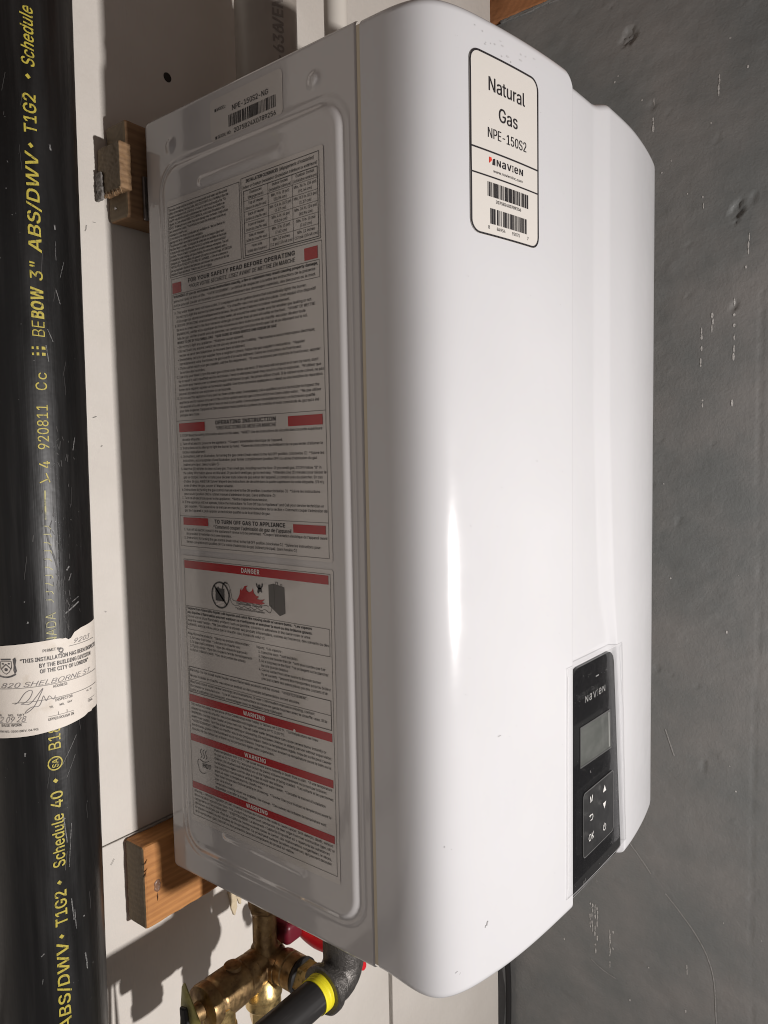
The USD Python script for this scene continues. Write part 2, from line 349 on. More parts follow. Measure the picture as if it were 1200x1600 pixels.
scr.line(spline([(-.245, -.315), (-.275, -.345), (-.305, -.385), (-.318, -.42), (-.322, -.455), (-.325, -.5)], 30), .0018)
scr.line(spline([(-.122, -.475), (-.14, -.485), (-.165, -.492)], 10), .0016)
scr.line([(-.243, -.045), (-.250, -.065), (-.257, -.085)], .0022)
part(cw, 'scratches', scr.mesh(onconc(.0007), .004), mat('scratch', (.33, .32, .31), .8, var=(400, (.24, .235, .22), .45, .6, 3)), smooth=False)

sp = thing('sill_plate', 'rough brown timber plate lying on top of the grey concrete wall', 'timber', (CX, -.3, 1.13))
s = rough_up(rbox((CX - .004, -1.5, 1.128), (CX + .15, .30, 1.27), .004), .014, .0016, 70, 6)
part(sp, 'plank', s, WOOD_SILL)
chips = [rough_up(rbox((CX - .003, y - w * 1.6, 1.1245 - h * .6), (CX + .01, y + w * 1.6, 1.1295), .001, 6), .003, .0012, 250, i) for i, (y, w, h) in enumerate([(.02, .012, .001), (-.01, .008, .0025), (-.035, .01, .0), (-.06, .007, .002), (-.085, .012, .001), (-.12, .02, .002)])]
part(sp, 'mortar_crumbs', cat(chips), CONCRETE)

ce = thing('ceiling', 'dark timber floor deck resting on the sill plate above the heater', 'ceiling', (0, -1, 1.28), kind='structure')
DECK = wood('deck_board', (.13, .07, .04), (.06, .03, .018), (.2, 1.3), 30)
for i in range(14): part(ce, 'deck_board', tm(rbox((-1.7 + i * .2, -2.4, 1.272), (-1.7 + i * .2 + .196, .30, 1.30), .003, 6)), DECK)
# ------------------------------------------------------------------ mounting boards
def board(label, x0, z0, z1, m, seed):
    t = thing('mounting_board', label, 'board', (x0, .028, z0), group='boards carrying the water heater')
    part(t, 'board', rough_up(rbox((x0, .0115, z0), (.47, WALLY - .0012, z1), .0025, 8), .006, .0007, 140, seed), m)
    return t
ub = board('upper brown board end beside the pipe, with a splintered offcut on it', -.0115, .6125, .6985, WOOD_UP, 1)
lb = board('lower orange-brown board end with a knot, jutting out under the heater', -.0245, -.057, .0245, WOOD_LOW, 2)
kn = lathe((-.0105, .0128, -.019), (0, -1, 0), [(0, .006), (.0012, .0052), (.0022, .0035), (.0016, .0012)], 18)
kn.vertices = np.array([-.0105, .0128, -.019]) + (kn.vertices - [-.0105, .0128, -.019]) * [.75, 1, 1.25]
part(lb, 'knot', rough_up(kn, .0015, .0006, 500, 3), mat('knot_wood', (.24, .13, .08), .4), label='dark knot with a pale scar')
for (px, pz, l, a) in [(-.0225, .010, .006, .9), (-.0235, -.002, .005, 1.2), (-.011, -.030, .008, 1.57), (-.0228, .002, .005, .7)]:
    c, sn = math.cos(a) * l / 2, math.sin(a) * l / 2
    part(lb, 'splinter', tube([(px - c, .0112, pz - sn), (px, .0102, pz), (px + c, .0112, pz + sn)], [.0003, .0006, .0003], 6), WOOD_LOW)
part(ub, 'nail_head', lathe((-.0120, .03, .6235), (-1, 0, 0), [(0, .0014), (.0006, .0013)], 12), STEEL)
ob = thing('wood_block', 'small splintered wood offcut stuck to the end of the upper board', 'wood block', (-.0165, .025, .6345))
part(ob, 'block', rough_up(rbox((-.0216, .0065, .6345), (-.0095, .0405, .6755), .001, 8), .0022, .0011, 260, 5), WOOD_BLK)
torn = rough_up(rbox((-.0240, .032, .629), (-.0214, .0418, .654), .0010, 6), .0015, .0018, 400, 8)
part(ob, 'torn_drywall', torn, mat('torn_gypsum', (.24, .22, .205), .9, var=(500, (.16, .15, .14), .45, .6)), label='grey torn flake at the edge of the block')
part(ob, 'splinter', cat([tube([(-.0214, .008 + .005 * i, .6355), (-.0205, .0075 + .005 * i, .6328 - .0012 * (i % 3)), (-.019, .008 + .005 * i, .6318 - .0016 * ((i + 1) % 2))], [.0009, .0008, .0003], 6) for i in range(6)]), WOOD_BLK)
hb = thing('hanging_bracket', 'dark steel hanging bracket on the upper board, behind the heater edge', 'bracket', (.2, .009, .63))
part(hb, 'plate', tm(rbox((.003, .0072, .6125), (.43, .0102, .652), .0014)), STEEL)

# ------------------------------------------------------------------ water heater
wh = thing('water_heater', 'white wall-hung tankless water heater with printed side labels and black control panel', 'water heater', (.22, -.16, 0))
part(wh, 'case', tm(rbox((.0015, -.248, .0005), (W - .0005, -.0005, H - .0005), .006)), ENAMEL_SIDE)
sg = np.unique(np.r_[np.arange(0, .248, .0016), np.linspace(0, .006, 9), np.linspace(.242, .248, 9)])
zg = np.unique(np.r_[np.arange(0, H, .0017), np.linspace(0, .006, 9), np.linspace(H - .006, H, 9)])
S, Z = np.meshgrid(sg, zg)
def rrsdf(a, b, a0, b0, a1, b1, r):
    qx = np.abs(a - (a0 + a1) / 2) - (a1 - a0) / 2 + r; qy = np.abs(b - (b0 + b1) / 2) - (b1 - b0) / 2 + r
    return np.minimum(np.maximum(qx, qy), 0) + np.hypot(np.maximum(qx, 0), np.maximum(qy, 0)) - r
def capsule(a, b, p, q, r):
    p, q = np.array(p), np.array(q); d = q - p
    t = np.clip(((a - p[0]) * d[0] + (b - p[1]) * d[1]) / (d @ d), 0, 1)
    return np.hypot(a - p[0] - t * d[0], b - p[1] - t * d[1]) - r
PH = .0032
sd = rrsdf(S, Z, .023, .0265, .239, .6500, .025)
hh = PH * (1 - sstep(-.0085, 0, sd)) + .0009 * np.exp(-((sd - .0008) / .0016) ** 2)
hh += .0014 * (1 - sstep(-.004, .0008, capsule(S, Z, (.082, .6238), (.172, .6248), .0046)))
hh += .0014 * (1 - sstep(-.004, .0008, capsule(S, Z, (.084, .0572), (.177, .0548), .0040)))
for c in ((.038, .6652), (.2085, .6662)): hh += .0020 * (1 - sstep(-.0045, .0006, np.hypot(S - c[0], Z - c[1]) - .0068))
hh += (meshkit.fbm(np.stack([S * 9, Z * 9, 0 * S], -1), 2, 4) - .5) * .0010 * (sd < -.012)
R4 = .0045
CR = .0065   # rounded rear corners of the side panel
px_, pz_ = np.maximum(CR - S, 0), np.maximum(np.maximum(CR - Z, Z - (H - CR)), 0)
rad_ = np.hypot(px_, pz_); big = np.maximum(px_, pz_)
kq = np.where((px_ > 0) & (pz_ > 0), big / np.maximum(rad_, 1e-9), 1.0)   # square corner -> quarter circle
S2 = np.where(px_ > 0, CR - px_ * kq, S); Z2 = np.where(pz_ > 0, np.where(Z < H / 2, CR - pz_ * kq, H - CR + pz_ * kq), Z)
q = np.minimum(np.minimum(S, Z), H - Z); q = np.minimum(q, R4)
qf = np.minimum(.248 - S, .0012)
rim = R4 - np.sqrt(np.maximum(R4 ** 2 - (R4 - q) ** 2, 0)) + (.0012 - np.sqrt(np.maximum(.0012 ** 2 - (.0012 - qf) ** 2, 0)))
part(wh, 'side_panel', grid(np.stack([-hh + rim, -S2, Z2], -1)), ENAMEL_SIDE, smooth=True)
part(wh, 'gasket', tm(rbox((.0012, -.2515, .004), (.0035, -.2478, H - .004), .0004, 6)), CREAM)

# front cover: plan profile (bowed front, rounded vertical corners), recessed centre channel
def base_y(x):
    l_, r_2 = -.341 + .7 * (x - .22) ** 2, -.344 + .67 * (x - .26) ** 2
    return l_ + (r_2 - l_) * sstep(.165, .30, np.asarray(x, float))
xt, Y0 = .048, -.2660
slope = 1.4 * (xt - .22)
B0, B1, B2, B3 = np.array([0, Y0]), np.array([0, -.2985]), np.array([xt - .041, base_y(xt) - .041 * slope]), np.array([xt, base_y(xt)])
tb_ = np.linspace(0, 1, 44)[:, None]
bez = (1 - tb_) ** 3 * B0 + 3 * (1 - tb_) ** 2 * tb_ * B1 + 3 * (1 - tb_) * tb_ ** 2 * B2 + tb_ ** 3 * B3
left = [(0, y) for y in np.linspace(-.2520, Y0, 6)[:-1]] + [tuple(q_) for q_ in bez]
XR = .381
sr = 1.34 * (XR - .26)
C1_, C2_ = np.array([XR + .026, base_y(XR) + .026 * sr]), np.array([.4455, -.312])
rb = (1 - tb_) ** 3 * np.array([XR, base_y(XR)]) + 3 * (1 - tb_) ** 2 * tb_ * C1_ + 3 * (1 - tb_) * tb_ ** 2 * C2_ + tb_ ** 3 * np.array([.446, -.285])
right = [tuple(q_) for q_ in rb] + [(.446, y) for y in np.linspace(-.285, -.2520, 6)[1:]]
xs = np.unique(np.r_[np.linspace(xt, XR, 110)[1:-1], np.arange(.152, .1665, .0005), np.arange(.19, .285, .0014)])
xs = xs[(xs > xt + .0005) & (xs < XR - .0005)]
prof = np.array(left + [(x, base_y(x)) for x in xs] + right)
tg = np.gradient(prof, axis=0); tg /= np.linalg.norm(tg, axis=1)[:, None]
nor = np.c_[tg[:, 1], -tg[:, 0]]
nor[:6] = [-1, 0]; nor[-6:] = [1, 0]
def ridge(z): return np.interp(z, [0, .1, .2, .30, .42, .6, .7], [.2785, .2675, .2562, .246, .238, .2365, .2365])
RD = .0055
def recess(x, z):
    s1 = sstep(.1622, .1636, x); s2 = 1 - sstep(ridge(z) - np.interp(z, [.205, .26], [.0045, .026]), ridge(z), x)
    return RD * s1 * s2 + .0012 * sstep(.156, .1612, x) * (1 - sstep(.1612, .163, x)) * 0
ER = .0075
ph = np.linspace(0, math.pi / 2, 9)
rings = [(ER - ER * math.cos(p_) if False else ER * (1 - math.sin(p_)), ER * (1 - math.cos(p_))) for p_ in ph]  # (dz from end, inset) from wall to end
zr = [(ER * (1 - math.sin(p_)), ER * (1 - math.cos(p_))) for p_ in ph[::-1]]      # bottom: end -> wall
mid = np.unique(np.r_[np.linspace(ER, H - ER, 60)])[1:-1]
x_ = prof[:, 0]
rc = .011
droop = np.where(x_ < .163, rc - np.sqrt(np.maximum(rc ** 2 - np.clip(x_ - (.163 - rc), 0, rc * .92) ** 2, 0)), 0.0)
droop = np.where(x_ >= .163, .004 * (1 - sstep(ridge(.69) - .02, ridge(.69), x_)), droop)
droop[(x_ < .14)] = 0
rows = []
BOT = -(.0075 - .0035 * sstep(.06, .16, prof[:, 0])) * sstep(.252, .305, -prof[:, 1])   # the bottom edge dips slightly below the case
for dz, ins in zr: rows.append((np.full(len(prof), dz) + BOT, ins))
for z in mid: rows.append((np.full(len(prof), z), 0.0))
for dz, ins in zr[::-1]: rows.append((H - dz - droop, ins))
P = []
for z, ins in rows:
    dpt = recess(x_, z) + ins
    P.append(np.stack([x_ - nor[:, 0] * dpt, prof[:, 1] - nor[:, 1] * dpt, z], -1))
P = np.array(P)
side = grid(P[:, ::-1])
def cap(ring, flip):
    v2 = ring[:, :2]; pg = Polygon(v2)
    v, f = trimesh.creation.triangulate_polygon(pg, engine='earcut')
    from scipy.spatial import cKDTree
    idx = cKDTree(v2).query(v)[1]
    m = trimesh.Trimesh(ring, idx[np.array(f)], process=False)
    if (m.face_normals[:, 2].mean() > 0) == flip: m.invert()
    return m
cover = trimesh.util.concatenate([side, cap(P[0], True), cap(P[-1], False)])
part(wh, 'front_cover', cover, ENAMEL, smooth=40)

# maps from label coordinates to the surfaces
def on_side(off): return lambda a, b: np.c_[np.full(len(a), -off), -a, b]
def on_front(off):
    def f(x, z):
        n = np.c_[1.4 * (x - .22), -np.ones_like(x)]; n /= np.linalg.norm(n, axis=1)[:, None]
        return np.c_[x + n[:, 0] * off, base_y(x) + n[:, 1] * off, z]
    return f
def sheet(shape, mapf, edge): 
    k = Ink(); k.shape(shape); return k.mesh(mapf, edge)
def rrect(a0, b0, a1, b1, r): return box(a0 + r, b0 + r, a1 - r, b1 - r).buffer(r, 6)

# gas sticker on the front
st = part(wh, 'fuel_sticker', sheet(rrect(.0366, .5448, .1116, .6692, .009), on_front(.0003), .004), STICKER, smooth=False, label='cream black-bordered sticker reading Natural Gas')
k = Ink()
k.shape(rrect(.0368, .5450, .1114, .6690, .0088).difference(rrect(.0382, .5464, .1100, .6676, .0074)))
k.rect(.0382, .6024, .1100, .6036); k.rect(.0382, .5853, .1100, .5864)
k.text('Natural', .0746, .6445, .0094, 500, width=.0405, align='c', size=96)
k.text('Gas', .0758, .6260, .0094, 500, width=.0215, align='c', size=96)
k.text('NPE-150S2', .0752, .6125, .0068, 450, width=.0432, align='c', size=96)
a = .0625
for ch, wd in (('N', .0052), ('a', .0049), ('V', .0052), ('I', .0016), ('e', .0049), ('N', .0052)):
    hgt_ = .0045 if ch not in 'ae' else .0045 / .75
    k.text(ch, a, .5945, hgt_, 650, width=wd, size=80); a += wd + .0006
k.text('www.navieninc.com', .0755, .5895, .0019, 400, width=.0325, align='c', size=48)
k.bars(.0535, .0980, .5722, .5822, 3, 30); k.text('2075B24X0789256', .0757, .5685, .0022, 500, width=.028, align='c', size=48)
k.bars(.0560, .0960, .5535, .5643, 5, 24)
k.text('8', .0535, .5497, .0023, 400, size=48); k.text('84954', .0625, .5497, .0023, 400, width=.0092, size=48); k.text('92075', .0790, .5497, .0023, 400, width=.0092, size=48); k.text('7', .0965, .5495, .0023, 400, size=48)
k.poly([(.0583, .5945), (.0592, .5985), (.0612, .5992), (.0614, .5945)])
part(st, 'lettering', k.mesh(on_front(.0006), .006), INK, smooth=False)
k = Ink(); k.poly([(.0552, .5950), (.0552, .5993), (.0575, .5993), (.0580, .5975), (.0566, .5962)])
part(st, 'red_emblem', k.mesh(on_front(.0006)), mat('logo_red', (.62, .05, .03), .4), smooth=False)

# control panel
def panel_edges(z): return .1640, np.interp(z, [0, .2, .21], [.2735, .2525, .2515])
def on_panel(off):
    def f(x, z):
        n = np.c_[1.4 * (x - .22), -np.ones_like(x)]; n /= np.linalg.norm(n, axis=1)[:, None]
        d = off - .0026 - np.where(z < .008, (.008 - np.sqrt(np.maximum(.008 ** 2 - (.008 - np.clip(z, 0, .008)) ** 2, 0))), 0)
        return np.c_[x + n[:, 0] * d, base_y(x) + n[:, 1] * d, z]
    return f
outl = Polygon([(.1642, .0015), (.2735, .0015), (.2632, .1), (.2530, .2065), (.1642, .2065)])
outl = outl.buffer(-.014).buffer(.014, 10).union(Polygon([(.1642, .0015), (.2735, .0015), (.2632, .1), (.1642, .1)]))
def slab(shape, f0, f1, edge):
    top = sheet(shape, f1, edge)
    ring = []
    e = np.array(shape.exterior.segmentize(edge).coords)
    a = f1(e[:, 0], e[:, 1]); b = f0(e[:, 0], e[:, 1])
    w_ = grid(np.stack([a, b]))
    return trimesh.util.concatenate([top, w_])
cp = part(wh, 'control_panel', slab(outl, on_panel(-.006), on_panel(0), .004), BLACKGLASS, smooth=40, label='glossy black control panel with small screen and keys')
ds = part(cp, 'display_screen', sheet(Polygon([(.1812, .1175), (.2455, .1152), (.2428, .1505), (.1810, .1512)]), on_panel(.0004), .004), LCD, smooth=False)
k = Ink(); o = Polygon([(.1800, .1160), (.2470, .1138), (.2440, .1520), (.1798, .1528)]); k.shape(o.difference(Polygon([(.1812, .1175), (.2455, .1152), (.2428, .1505), (.1810, .1512)])))
part(cp, 'screen_bezel', k.mesh(on_panel(.0006), .004), mat('bezel', (.09, .09, .088), .3), smooth=False)
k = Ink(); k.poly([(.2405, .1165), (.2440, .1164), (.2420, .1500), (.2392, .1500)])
part(cp, 'screen_edge_glint_film', k.mesh(on_panel(.0007), .004), mat('screen_glint_tone', (.26, .265, .25), .2), smooth=False)  # paler opaque strip paints a glint along the right screen edge
kp = rrect(.1852, .0318, .2515, .0915, .004)
pad = part(cp, 'keypad', sheet(kp, on_panel(.0008), .004), KEYS, smooth=False)
k = Ink(); k.shape(kp.difference(kp.buffer(-.0009)))
part(cp, 'keypad_rim', k.mesh(on_panel(.0010), .004), mat('keypad_rim', (.12, .12, .118), .35), smooth=False)
k = Ink()
def symbol(fn): k_ = Ink(); fn(k_); part(pad, 'key_symbol', k_.mesh(on_panel(.0013), .005), ICON, smooth=False)
symbol(lambda k: k.text('M', .2008, .0788, .0058, 400, align='c', size=64)); symbol(lambda k: k.text('OK', .2008, .0437, .0062, 400, align='c', size=64, width=.0115))
symbol(lambda k: k.poly([(.2262, .0780), (.2335, .0780), (.2298, .0842)])); symbol(lambda k: k.poly([(.2262, .0677), (.2335, .0677), (.2298, .0615)]))
symbol(lambda k: (k.line([(.1975, .0668), (.2032, .0668), (.2042, .0655), (.2042, .0635), (.2030, .0622), (.1992, .0622)], .0008), k.poly([(.1966, .0668), (.1988, .0684), (.1988, .0652)])))
arc = [(.2300 + .0030 * math.sin(t), .0440 + .0030 * math.cos(t)) for t in np.linspace(.6, 2 * math.pi - .6, 22)]
symbol(lambda k: (k.line(arc, .0008), k.line([(.2300, .0440), (.2300, .0478)], .0008)))
k = Ink(); a = .1892
for ch, wd in (('N', .0072), ('a', .0066), ('V', .0074), ('I', .0014), ('e', .0066), ('N', .0072)):
    k.text(ch, a, .1722, .0058 if ch not in 'ae' else .0058 / .75, 350, width=wd, size=80); a += wd + .0015
k.rect(.2118, .1903, .2185, .1911)
part(cp, 'panel_logo', k.mesh(on_panel(.0005), .005), mat('panel_print', (.36, .36, .35), .5), smooth=False)
k = Ink(); r = random.Random(3)
for _ in range(90):
    x, z = r.uniform(.166, .262), r.uniform(.004, .204); k.shape(affinity.rotate(affinity.scale(Point(x, z).buffer(1, 1), r.choice([.0002, .0003, .0003, .0006]), .0003), r.uniform(0, 180)))
k.poly([(.2000, .1060), (.2022, .1052), (.2004, .1082)]); k.line([(.186, .0115), (.1885, .004)], .0005); k.line([(.1905, .0125), (.189, .009)], .0005)
part(cp, 'dust_specks', k.mesh(on_panel(.0005)), SCUFF, smooth=False, kind='stuff')
def on_film(off):
    g0 = on_front(off); 
    return lambda x, z: g0(x, z)
flm = Polygon([(.1505, .012), (.1508, .2122), (.2665, .2112), (.2785, .012)])
part(wh, 'protective_film', sheet(flm, on_front(.0009), .006), GLASSFILM, smooth=False, label='clear protective film left over the control panel')
k = Ink(); k.shape(flm.difference(flm.buffer(-.0003))); k.line([(.1525, .205), (.153, .10), (.1528, .02)], .0005); k.line([(.262, .2085), (.2605, .204), (.2665, .16)], .0004)
part(wh, 'film_edge', k.mesh(on_front(.0011), .006), mat('film_edge', (.62, .61, .61), .2), smooth=False)

# dings, dust and scuffs on the enamel
k = Ink(); r = random.Random(5)
for (x, z, l, w_, a) in [(.046, .0385, .0035, .0012, 1.2), (.0445, .0375, .002, .0005, 1.4), (.018, .0135, .002, .0004, .5), (.012, .11, .0007, .0006, 0), (.108, .385, .0008, .0006, 0), (.06, .18, .003, .0004, .1), (.034, .34, .0005, .0004, 0)]:
    k.line([(x, z), (x + l * math.cos(a), z + l * math.sin(a))], w_)
for _ in range(40): x, z = r.uniform(.02, .15), r.uniform(.02, .68); k.shape(Point(x, z).buffer(r.uniform(.00012, .0003), 1))
part(wh, 'paint_chips', k.mesh(on_front(.0003)), mat('chip_grey', (.30, .29, .29), .6), smooth=False, kind='stuff')
k = Ink()
for _ in range(30):
    x, z = .072 + r.gauss(0, .018), .683 + r.gauss(0, .006) 
    if z < .684: k.shape(affinity.scale(Point(x, z).buffer(1, 2), r.uniform(.0004, .0016), r.uniform(.0003, .0007)))
part(wh, 'dust_smudge', k.mesh(on_front(.00025)), mat('dust_grey', (.46, .45, .45), .6), smooth=False, kind='stuff')
k = Ink()
for (s_, z, l, w_) in [(.1735, .1715, .0012, .0024), (.1742, .1725, .002, .0012)]: k.shape(affinity.scale(Point(s_, z).buffer(1, 3), w_ / 2 + .0005, l))
part(wh, 'paint_fleck', rough_up(lathe((-PH, -.1737, .1722), (-1, 0, 0), [(0, .0018), (.0008, .0013), (.0013, .0004)], 10), .0006, .0004, 900, 2), mat('fleck', (.8, .78, .74), .3), label='white fleck on the upper red warning band')

# model plate sticker near the top of the side
ms = part(wh, 'model_sticker', sheet(rrect(.0925, .6520, .1765, .6856, .004), on_side(.0004), .01), LABEL, smooth=False)
k = Ink()
k.rect(.0985, .6752, .1003, .6775); k.text('MODEL:', .1012, .6752, .0024, 500, width=.0112, size=48)
k.text('NPE-150S2-NG', .1195, .6708, .0040, 500, width=.0420, size=64)
k.bars(.1152, .1690, .6590, .6682, 11, 34)
k.rect(.0985, .6535, .1003, .6558); k.text('SERIAL NO:', .1012, .6535, .0024, 500, width=.0165, size=48)
k.text('2075B24X0789256', .1208, .6530, .0036, 500, width=.0485, size=64)
part(ms, 'lettering', k.mesh(on_side(.0007)), INK, smooth=False)

# ---- instruction label
OFF = PH + .0005
up_l = part(wh, 'instruction_label', sheet(rrect(.0352, .3115, .2190, .6170, .002), on_side(OFF), .02), LABEL, smooth=False)
T, G, RD_, WT = Ink(), Ink(), Ink(), Ink()
T.frame(.1308, .5512, .2150, .6135); T.frame(.1334, .5526, .2133, .6032, .0005)
T.rect(.1612, .5526, .1615, .6032); T.rect(.1872, .5526, .1875, .6032)
zz = [.6032, .5952, .5868, .5785, .5702, .5618, .5526]
for z in zz[1:-1]: T.rect(.1334, z - .00012, .2133, z + .00012)
T.text('INSTALLATION CLEARANCES', .1366, .6090, .0026, 700, width=.0360, italic=.1); T.text('(dégagements d’installation)', .1740, .6090, .0024, 500, width=.036, italic=.2)
T.text('Indoor or Outdoor Installation (Installation intérieure ou extérieure)', .1325, .6048, .0022, 500, width=.0805, italic=.15)
tab = [('Clearances', '(dégagement)', 'Indoor Install', '(installation intérieure)', 'Outdoor Install', '(installation extérieure)'), ('Top of Heater', '(dessus du chauffe-eau)', 'Min. 9 in. (9 po)', '(22.86 cm)', 'Min. 36 in. (36 po)', '(91.44 cm)'),
       ('Back of Heater', '(arrière du chauffe-eau)', 'Min. 0.5 in. (0.5 po)', '(1.27 cm)', 'Min. 0.5 in. (0.5 po)', '(1.27 cm)'), ('Front of Heater', '(avant du chauffe-eau)', 'Min. 4 in. (4 po)', '(10.16 cm)', 'Min. 24 in. (24 po)', '(60.96 cm)'),
       ('Side of Heater', '(côté du chauffe-eau)', 'Min. 3 in. (3 po)', '(7.62 cm)', 'Min. 3 in. (3 po)', '(7.62 cm)'), ('Flow side', '(côté des tuyaux)', 'Min. 12 inches', '(12 po) (30.48 cm)', 'Min. 12 inches', '(12 po) (30.48 cm)')]
for i, row in enumerate(tab):
    zt = zz[i] - .0033
    for j, cx_ in enumerate((.1473, .1743, .2004)):
        T.text(row[2 * j], cx_, zt, .0021, 450, align='c', maxw=.0235, xs=.9); T.text(row[2 * j + 1], cx_, zt - .0036, .0021, 450, align='c', maxw=.0240, xs=.9)
T.frame(.0360, .5512, .1290, .6118)
dense = ['This water heater must be installed in accordance with local codes and the current', 'edition of the National Fuel Gas Code, ANSI Z223.1/NFPA 54 or the Natural Gas and', 'Propane Installation Code, CSA B149.1. Failure to follow could result in fire. *Ce', 'chauffe-eau doit être installé conformément aux codes locaux et à l’édition en', 'vigueur du Code national ANSI Z223.1/NFPA 54, ou du code d’installation CSA', 'B149.1. If leakage occurs, water may cause damage near the heater: install a drain', 'pan connected to a drain. *Tout défaut peut causer des dommages matériels au', 'voisinage du chauffe-eau.', 'Do not obstruct the flow of combustion and ventilation air. *Ne pas obstruer le', 'passage de l’air de combustion et de ventilation.', 'The pressure relief valve shall be installed so that its discharge is piped near', 'the floor close to a drain. *La soupape de sûreté doit être installée de façon que', 'le tuyau de décharge aboutisse près du sol. Do not install near stored chemical', 'products. *Ne pas installer à proximité de produits chimiques entreposés. The unit', 'is suitable for water heating and space heating. Do not use this appliance with a', 'damaged cord. *Ne pas utiliser cet appareil si le cordon est endommagé. ATTENTION', 'INSTALLATEUR: POSEZ CET AVIS PRÈS DE L’APPAREIL. « À lire et à conserver »', 'par le propriétaire. Maximum inlet pressure and minimum inlet pressure are for the', 'purpose of input adjustment. *Pression aux fins de réglage.']
for i, s_ in enumerate(dense): T.text(s_, .0374, .6078 - i * .00305, .0020, 520, xs=.70, maxw=.0908, size=40)
T.frame(.0370, .3142, .2158, .5498, .0003)
T.text('FOR YOUR SAFETY READ BEFORE OPERATING', .1243, .5437, .0035, 700, width=.1283, align='c', track=.06, size=64)
T.text('*POUR VOTRE SÉCURITÉ, LISEZ AVANT DE METTRE EN MARCHE', .1243, .5388, .0031, 500, width=.1275, align='c', italic=.2, size=48)
reds = [(.0386, .5372, .0506, .5462), (.1980, .5376, .2115, .5466), (.0405, .4160, .0758, .4238), (.1762, .4155, .2124, .4233), (.0416, .3335, .0756, .3402), (.1786, .3325, .2128, .3392)]
T.frame(.0383, .5236, .2130, .5364, .0003)
body = [(.5331, .0398, 'WARNING: If you do not follow these instructions exactly, a fire or explosion may result causing property damage,', 1), (.5293, .0398, 'personal injury or loss of life.  *AVERTISSEMENT : Le défaut de respecter à la lettre les instructions de la présente', 0), (.5255, .0398, 'notice pourrait causer un incendie ou une explosion entraînant des dommages matériels, des blessures ou la mort.', 0)]
para = ['A. This water heater does not have a pilot. It is equipped with an ignition device that automatically lights the burner.', '   Do not try to light the burner by hand manually.  *Ce chauffe-eau n’est pas doté d’un pilote. Il est équipé d’un dispositif', '   d’allumage qui allume automatiquement le brûleur. Ne pas tenter d’allumer le brûleur manuellement.', 'B. BEFORE OPERATING smell around with soapy water, all around the water heater area for whether gas leaking or not.', '   Be sure to smell next to the floor because some gas is heavier than air and will settle on the floor.  *AVANT DE METTRE', '   EN MARCHE, vérifier et/ou appliquer de l’eau savonneuse dans toute la zone du chauffe-eau pour déceler toute', '   fuite de gaz, vérifier à sentir près du plancher, car certains gaz sont plus lourds que l’air et se déposent sur le sol.', '!  WHAT TO DO IF YOU SMELL GAS   *QUE FAIRE SI VOUS SENTEZ UNE ODEUR DE GAZ', '   • Do not try to light any appliance.  *N’allumer aucun appareil.', '   • Do not touch any electric switch; do not use any phone in your building.  *Ne toucher à aucun interrupteur électrique;', '      ne pas se servir des téléphones se trouvant dans le bâtiment.', '   • Immediately call your gas supplier from a neighbor’s phone. Follow the gas supplier’s instructions.  *Appeler', '      immédiatement votre fournisseur de gaz à partir d’un autre bâtiment. Suivre les instructions du fournisseur.', '   • If you cannot reach your gas supplier, call the fire department.  *Si vous ne pouvez pas rejoindre le fournisseur, appeler', '      le service des incendies.', 'C. Use only your hand to turn the main gas control knob. Never use tools. If the knob will not push in or turn by hand, don’t', '   try to repair it, call a qualified service technician. Force or attempted repair may result in a fire or explosion.  *N’utiliser que', '   les mains pour manœuvrer le robinet principal d’admission du gaz. Ne jamais utiliser d’outil. Si le robinet reste coincé, ne pas', '   tenter de le réparer; appeler un technicien qualifié. Une force excessive appliquée au robinet ou une tentative de réparation', '   pourrait déclencher une explosion ou un incendie.', 'D. Do not use this appliance if any part has been under water. Immediately call a qualified service technician to inspect the', '   appliance and to replace any part of the control system and any gas control which has been under water.  *Ne pas utiliser', '   cet appareil s’il a été plongé dans l’eau en tout ou en partie. Communiquer immédiatement avec un technicien qualifié', '   pour faire inspecter l’appareil et faire remplacer toute partie du système de contrôle et toute commande du gaz qui a été', '   plongée dans l’eau.']
for i, s_ in enumerate(para): body.append((.5190 - i * .00372, .0400, s_, s_[0] == '!'))
oper = ['1. STOP! Read the safety information above on this label.  *ARRÊT! Lire les instructions de sécurité dans la partie supérieure', '    de cette étiquette.', '2. Turn off all electric power to the appliance.  *Couper l’alimentation électrique de l’appareil.', '3. Instructions not to attempt to light the burner by hand.  *Suivre les instructions qui indiquent de ne pas tenter d’allumer le', '    brûleur manuellement.', '4. Instructions, with an illustration, for turning the gas control (main valve) to the full OFF position. (clockwise ↻)  *Suivre les', '    instructions, accompagnées d’une illustration, pour fermer complètement (position OFF) la vanne d’admission du gaz', '    (robinet principal). (sens horaire ↻)', '5. Wait five (5) minutes to clear out any gas. Then smell gas, including near the floor. If you smell gas, STOP! Follow “B” in', '    the safety information above on this label. If you don’t smell gas, go to next step.  *Attendre cinq (5) minutes pour laisser le', '    gaz se dissiper. Renifler ensuite pour déceler toute odeur de gaz autour de l’appareil, y compris près du plancher. En cas', '    d’odeur de gaz, ARRÊTER! Suivre l’étape B des instructions de sécurité dans la partie supérieure de cette étiquette. S’il n’y', '    a pas d’odeur de gaz, passer à l’étape suivante.', '6. Instructions for turning the gas control manual valve to the ON position. (counterclockwise ↺)  *Suivre les instructions', '    pour ouvrir (position ON) le robinet manuel d’admission du gaz. (sens antihoraire ↺)', '7. Turn on all electrical power to the appliance.  *Mettre l’appareil sous tension.', '8. If the appliance will not operate, follow the instructions “to Turn Off Gas to Appliance” and Call your service technician or', '    gas supplier.  *Si l’appareil ne se met pas en marche, suivre les instructions de la section « Comment couper l’admission de', '    gaz de l’appareil », puis appeler un technicien qualifié ou le fournisseur de gaz.']
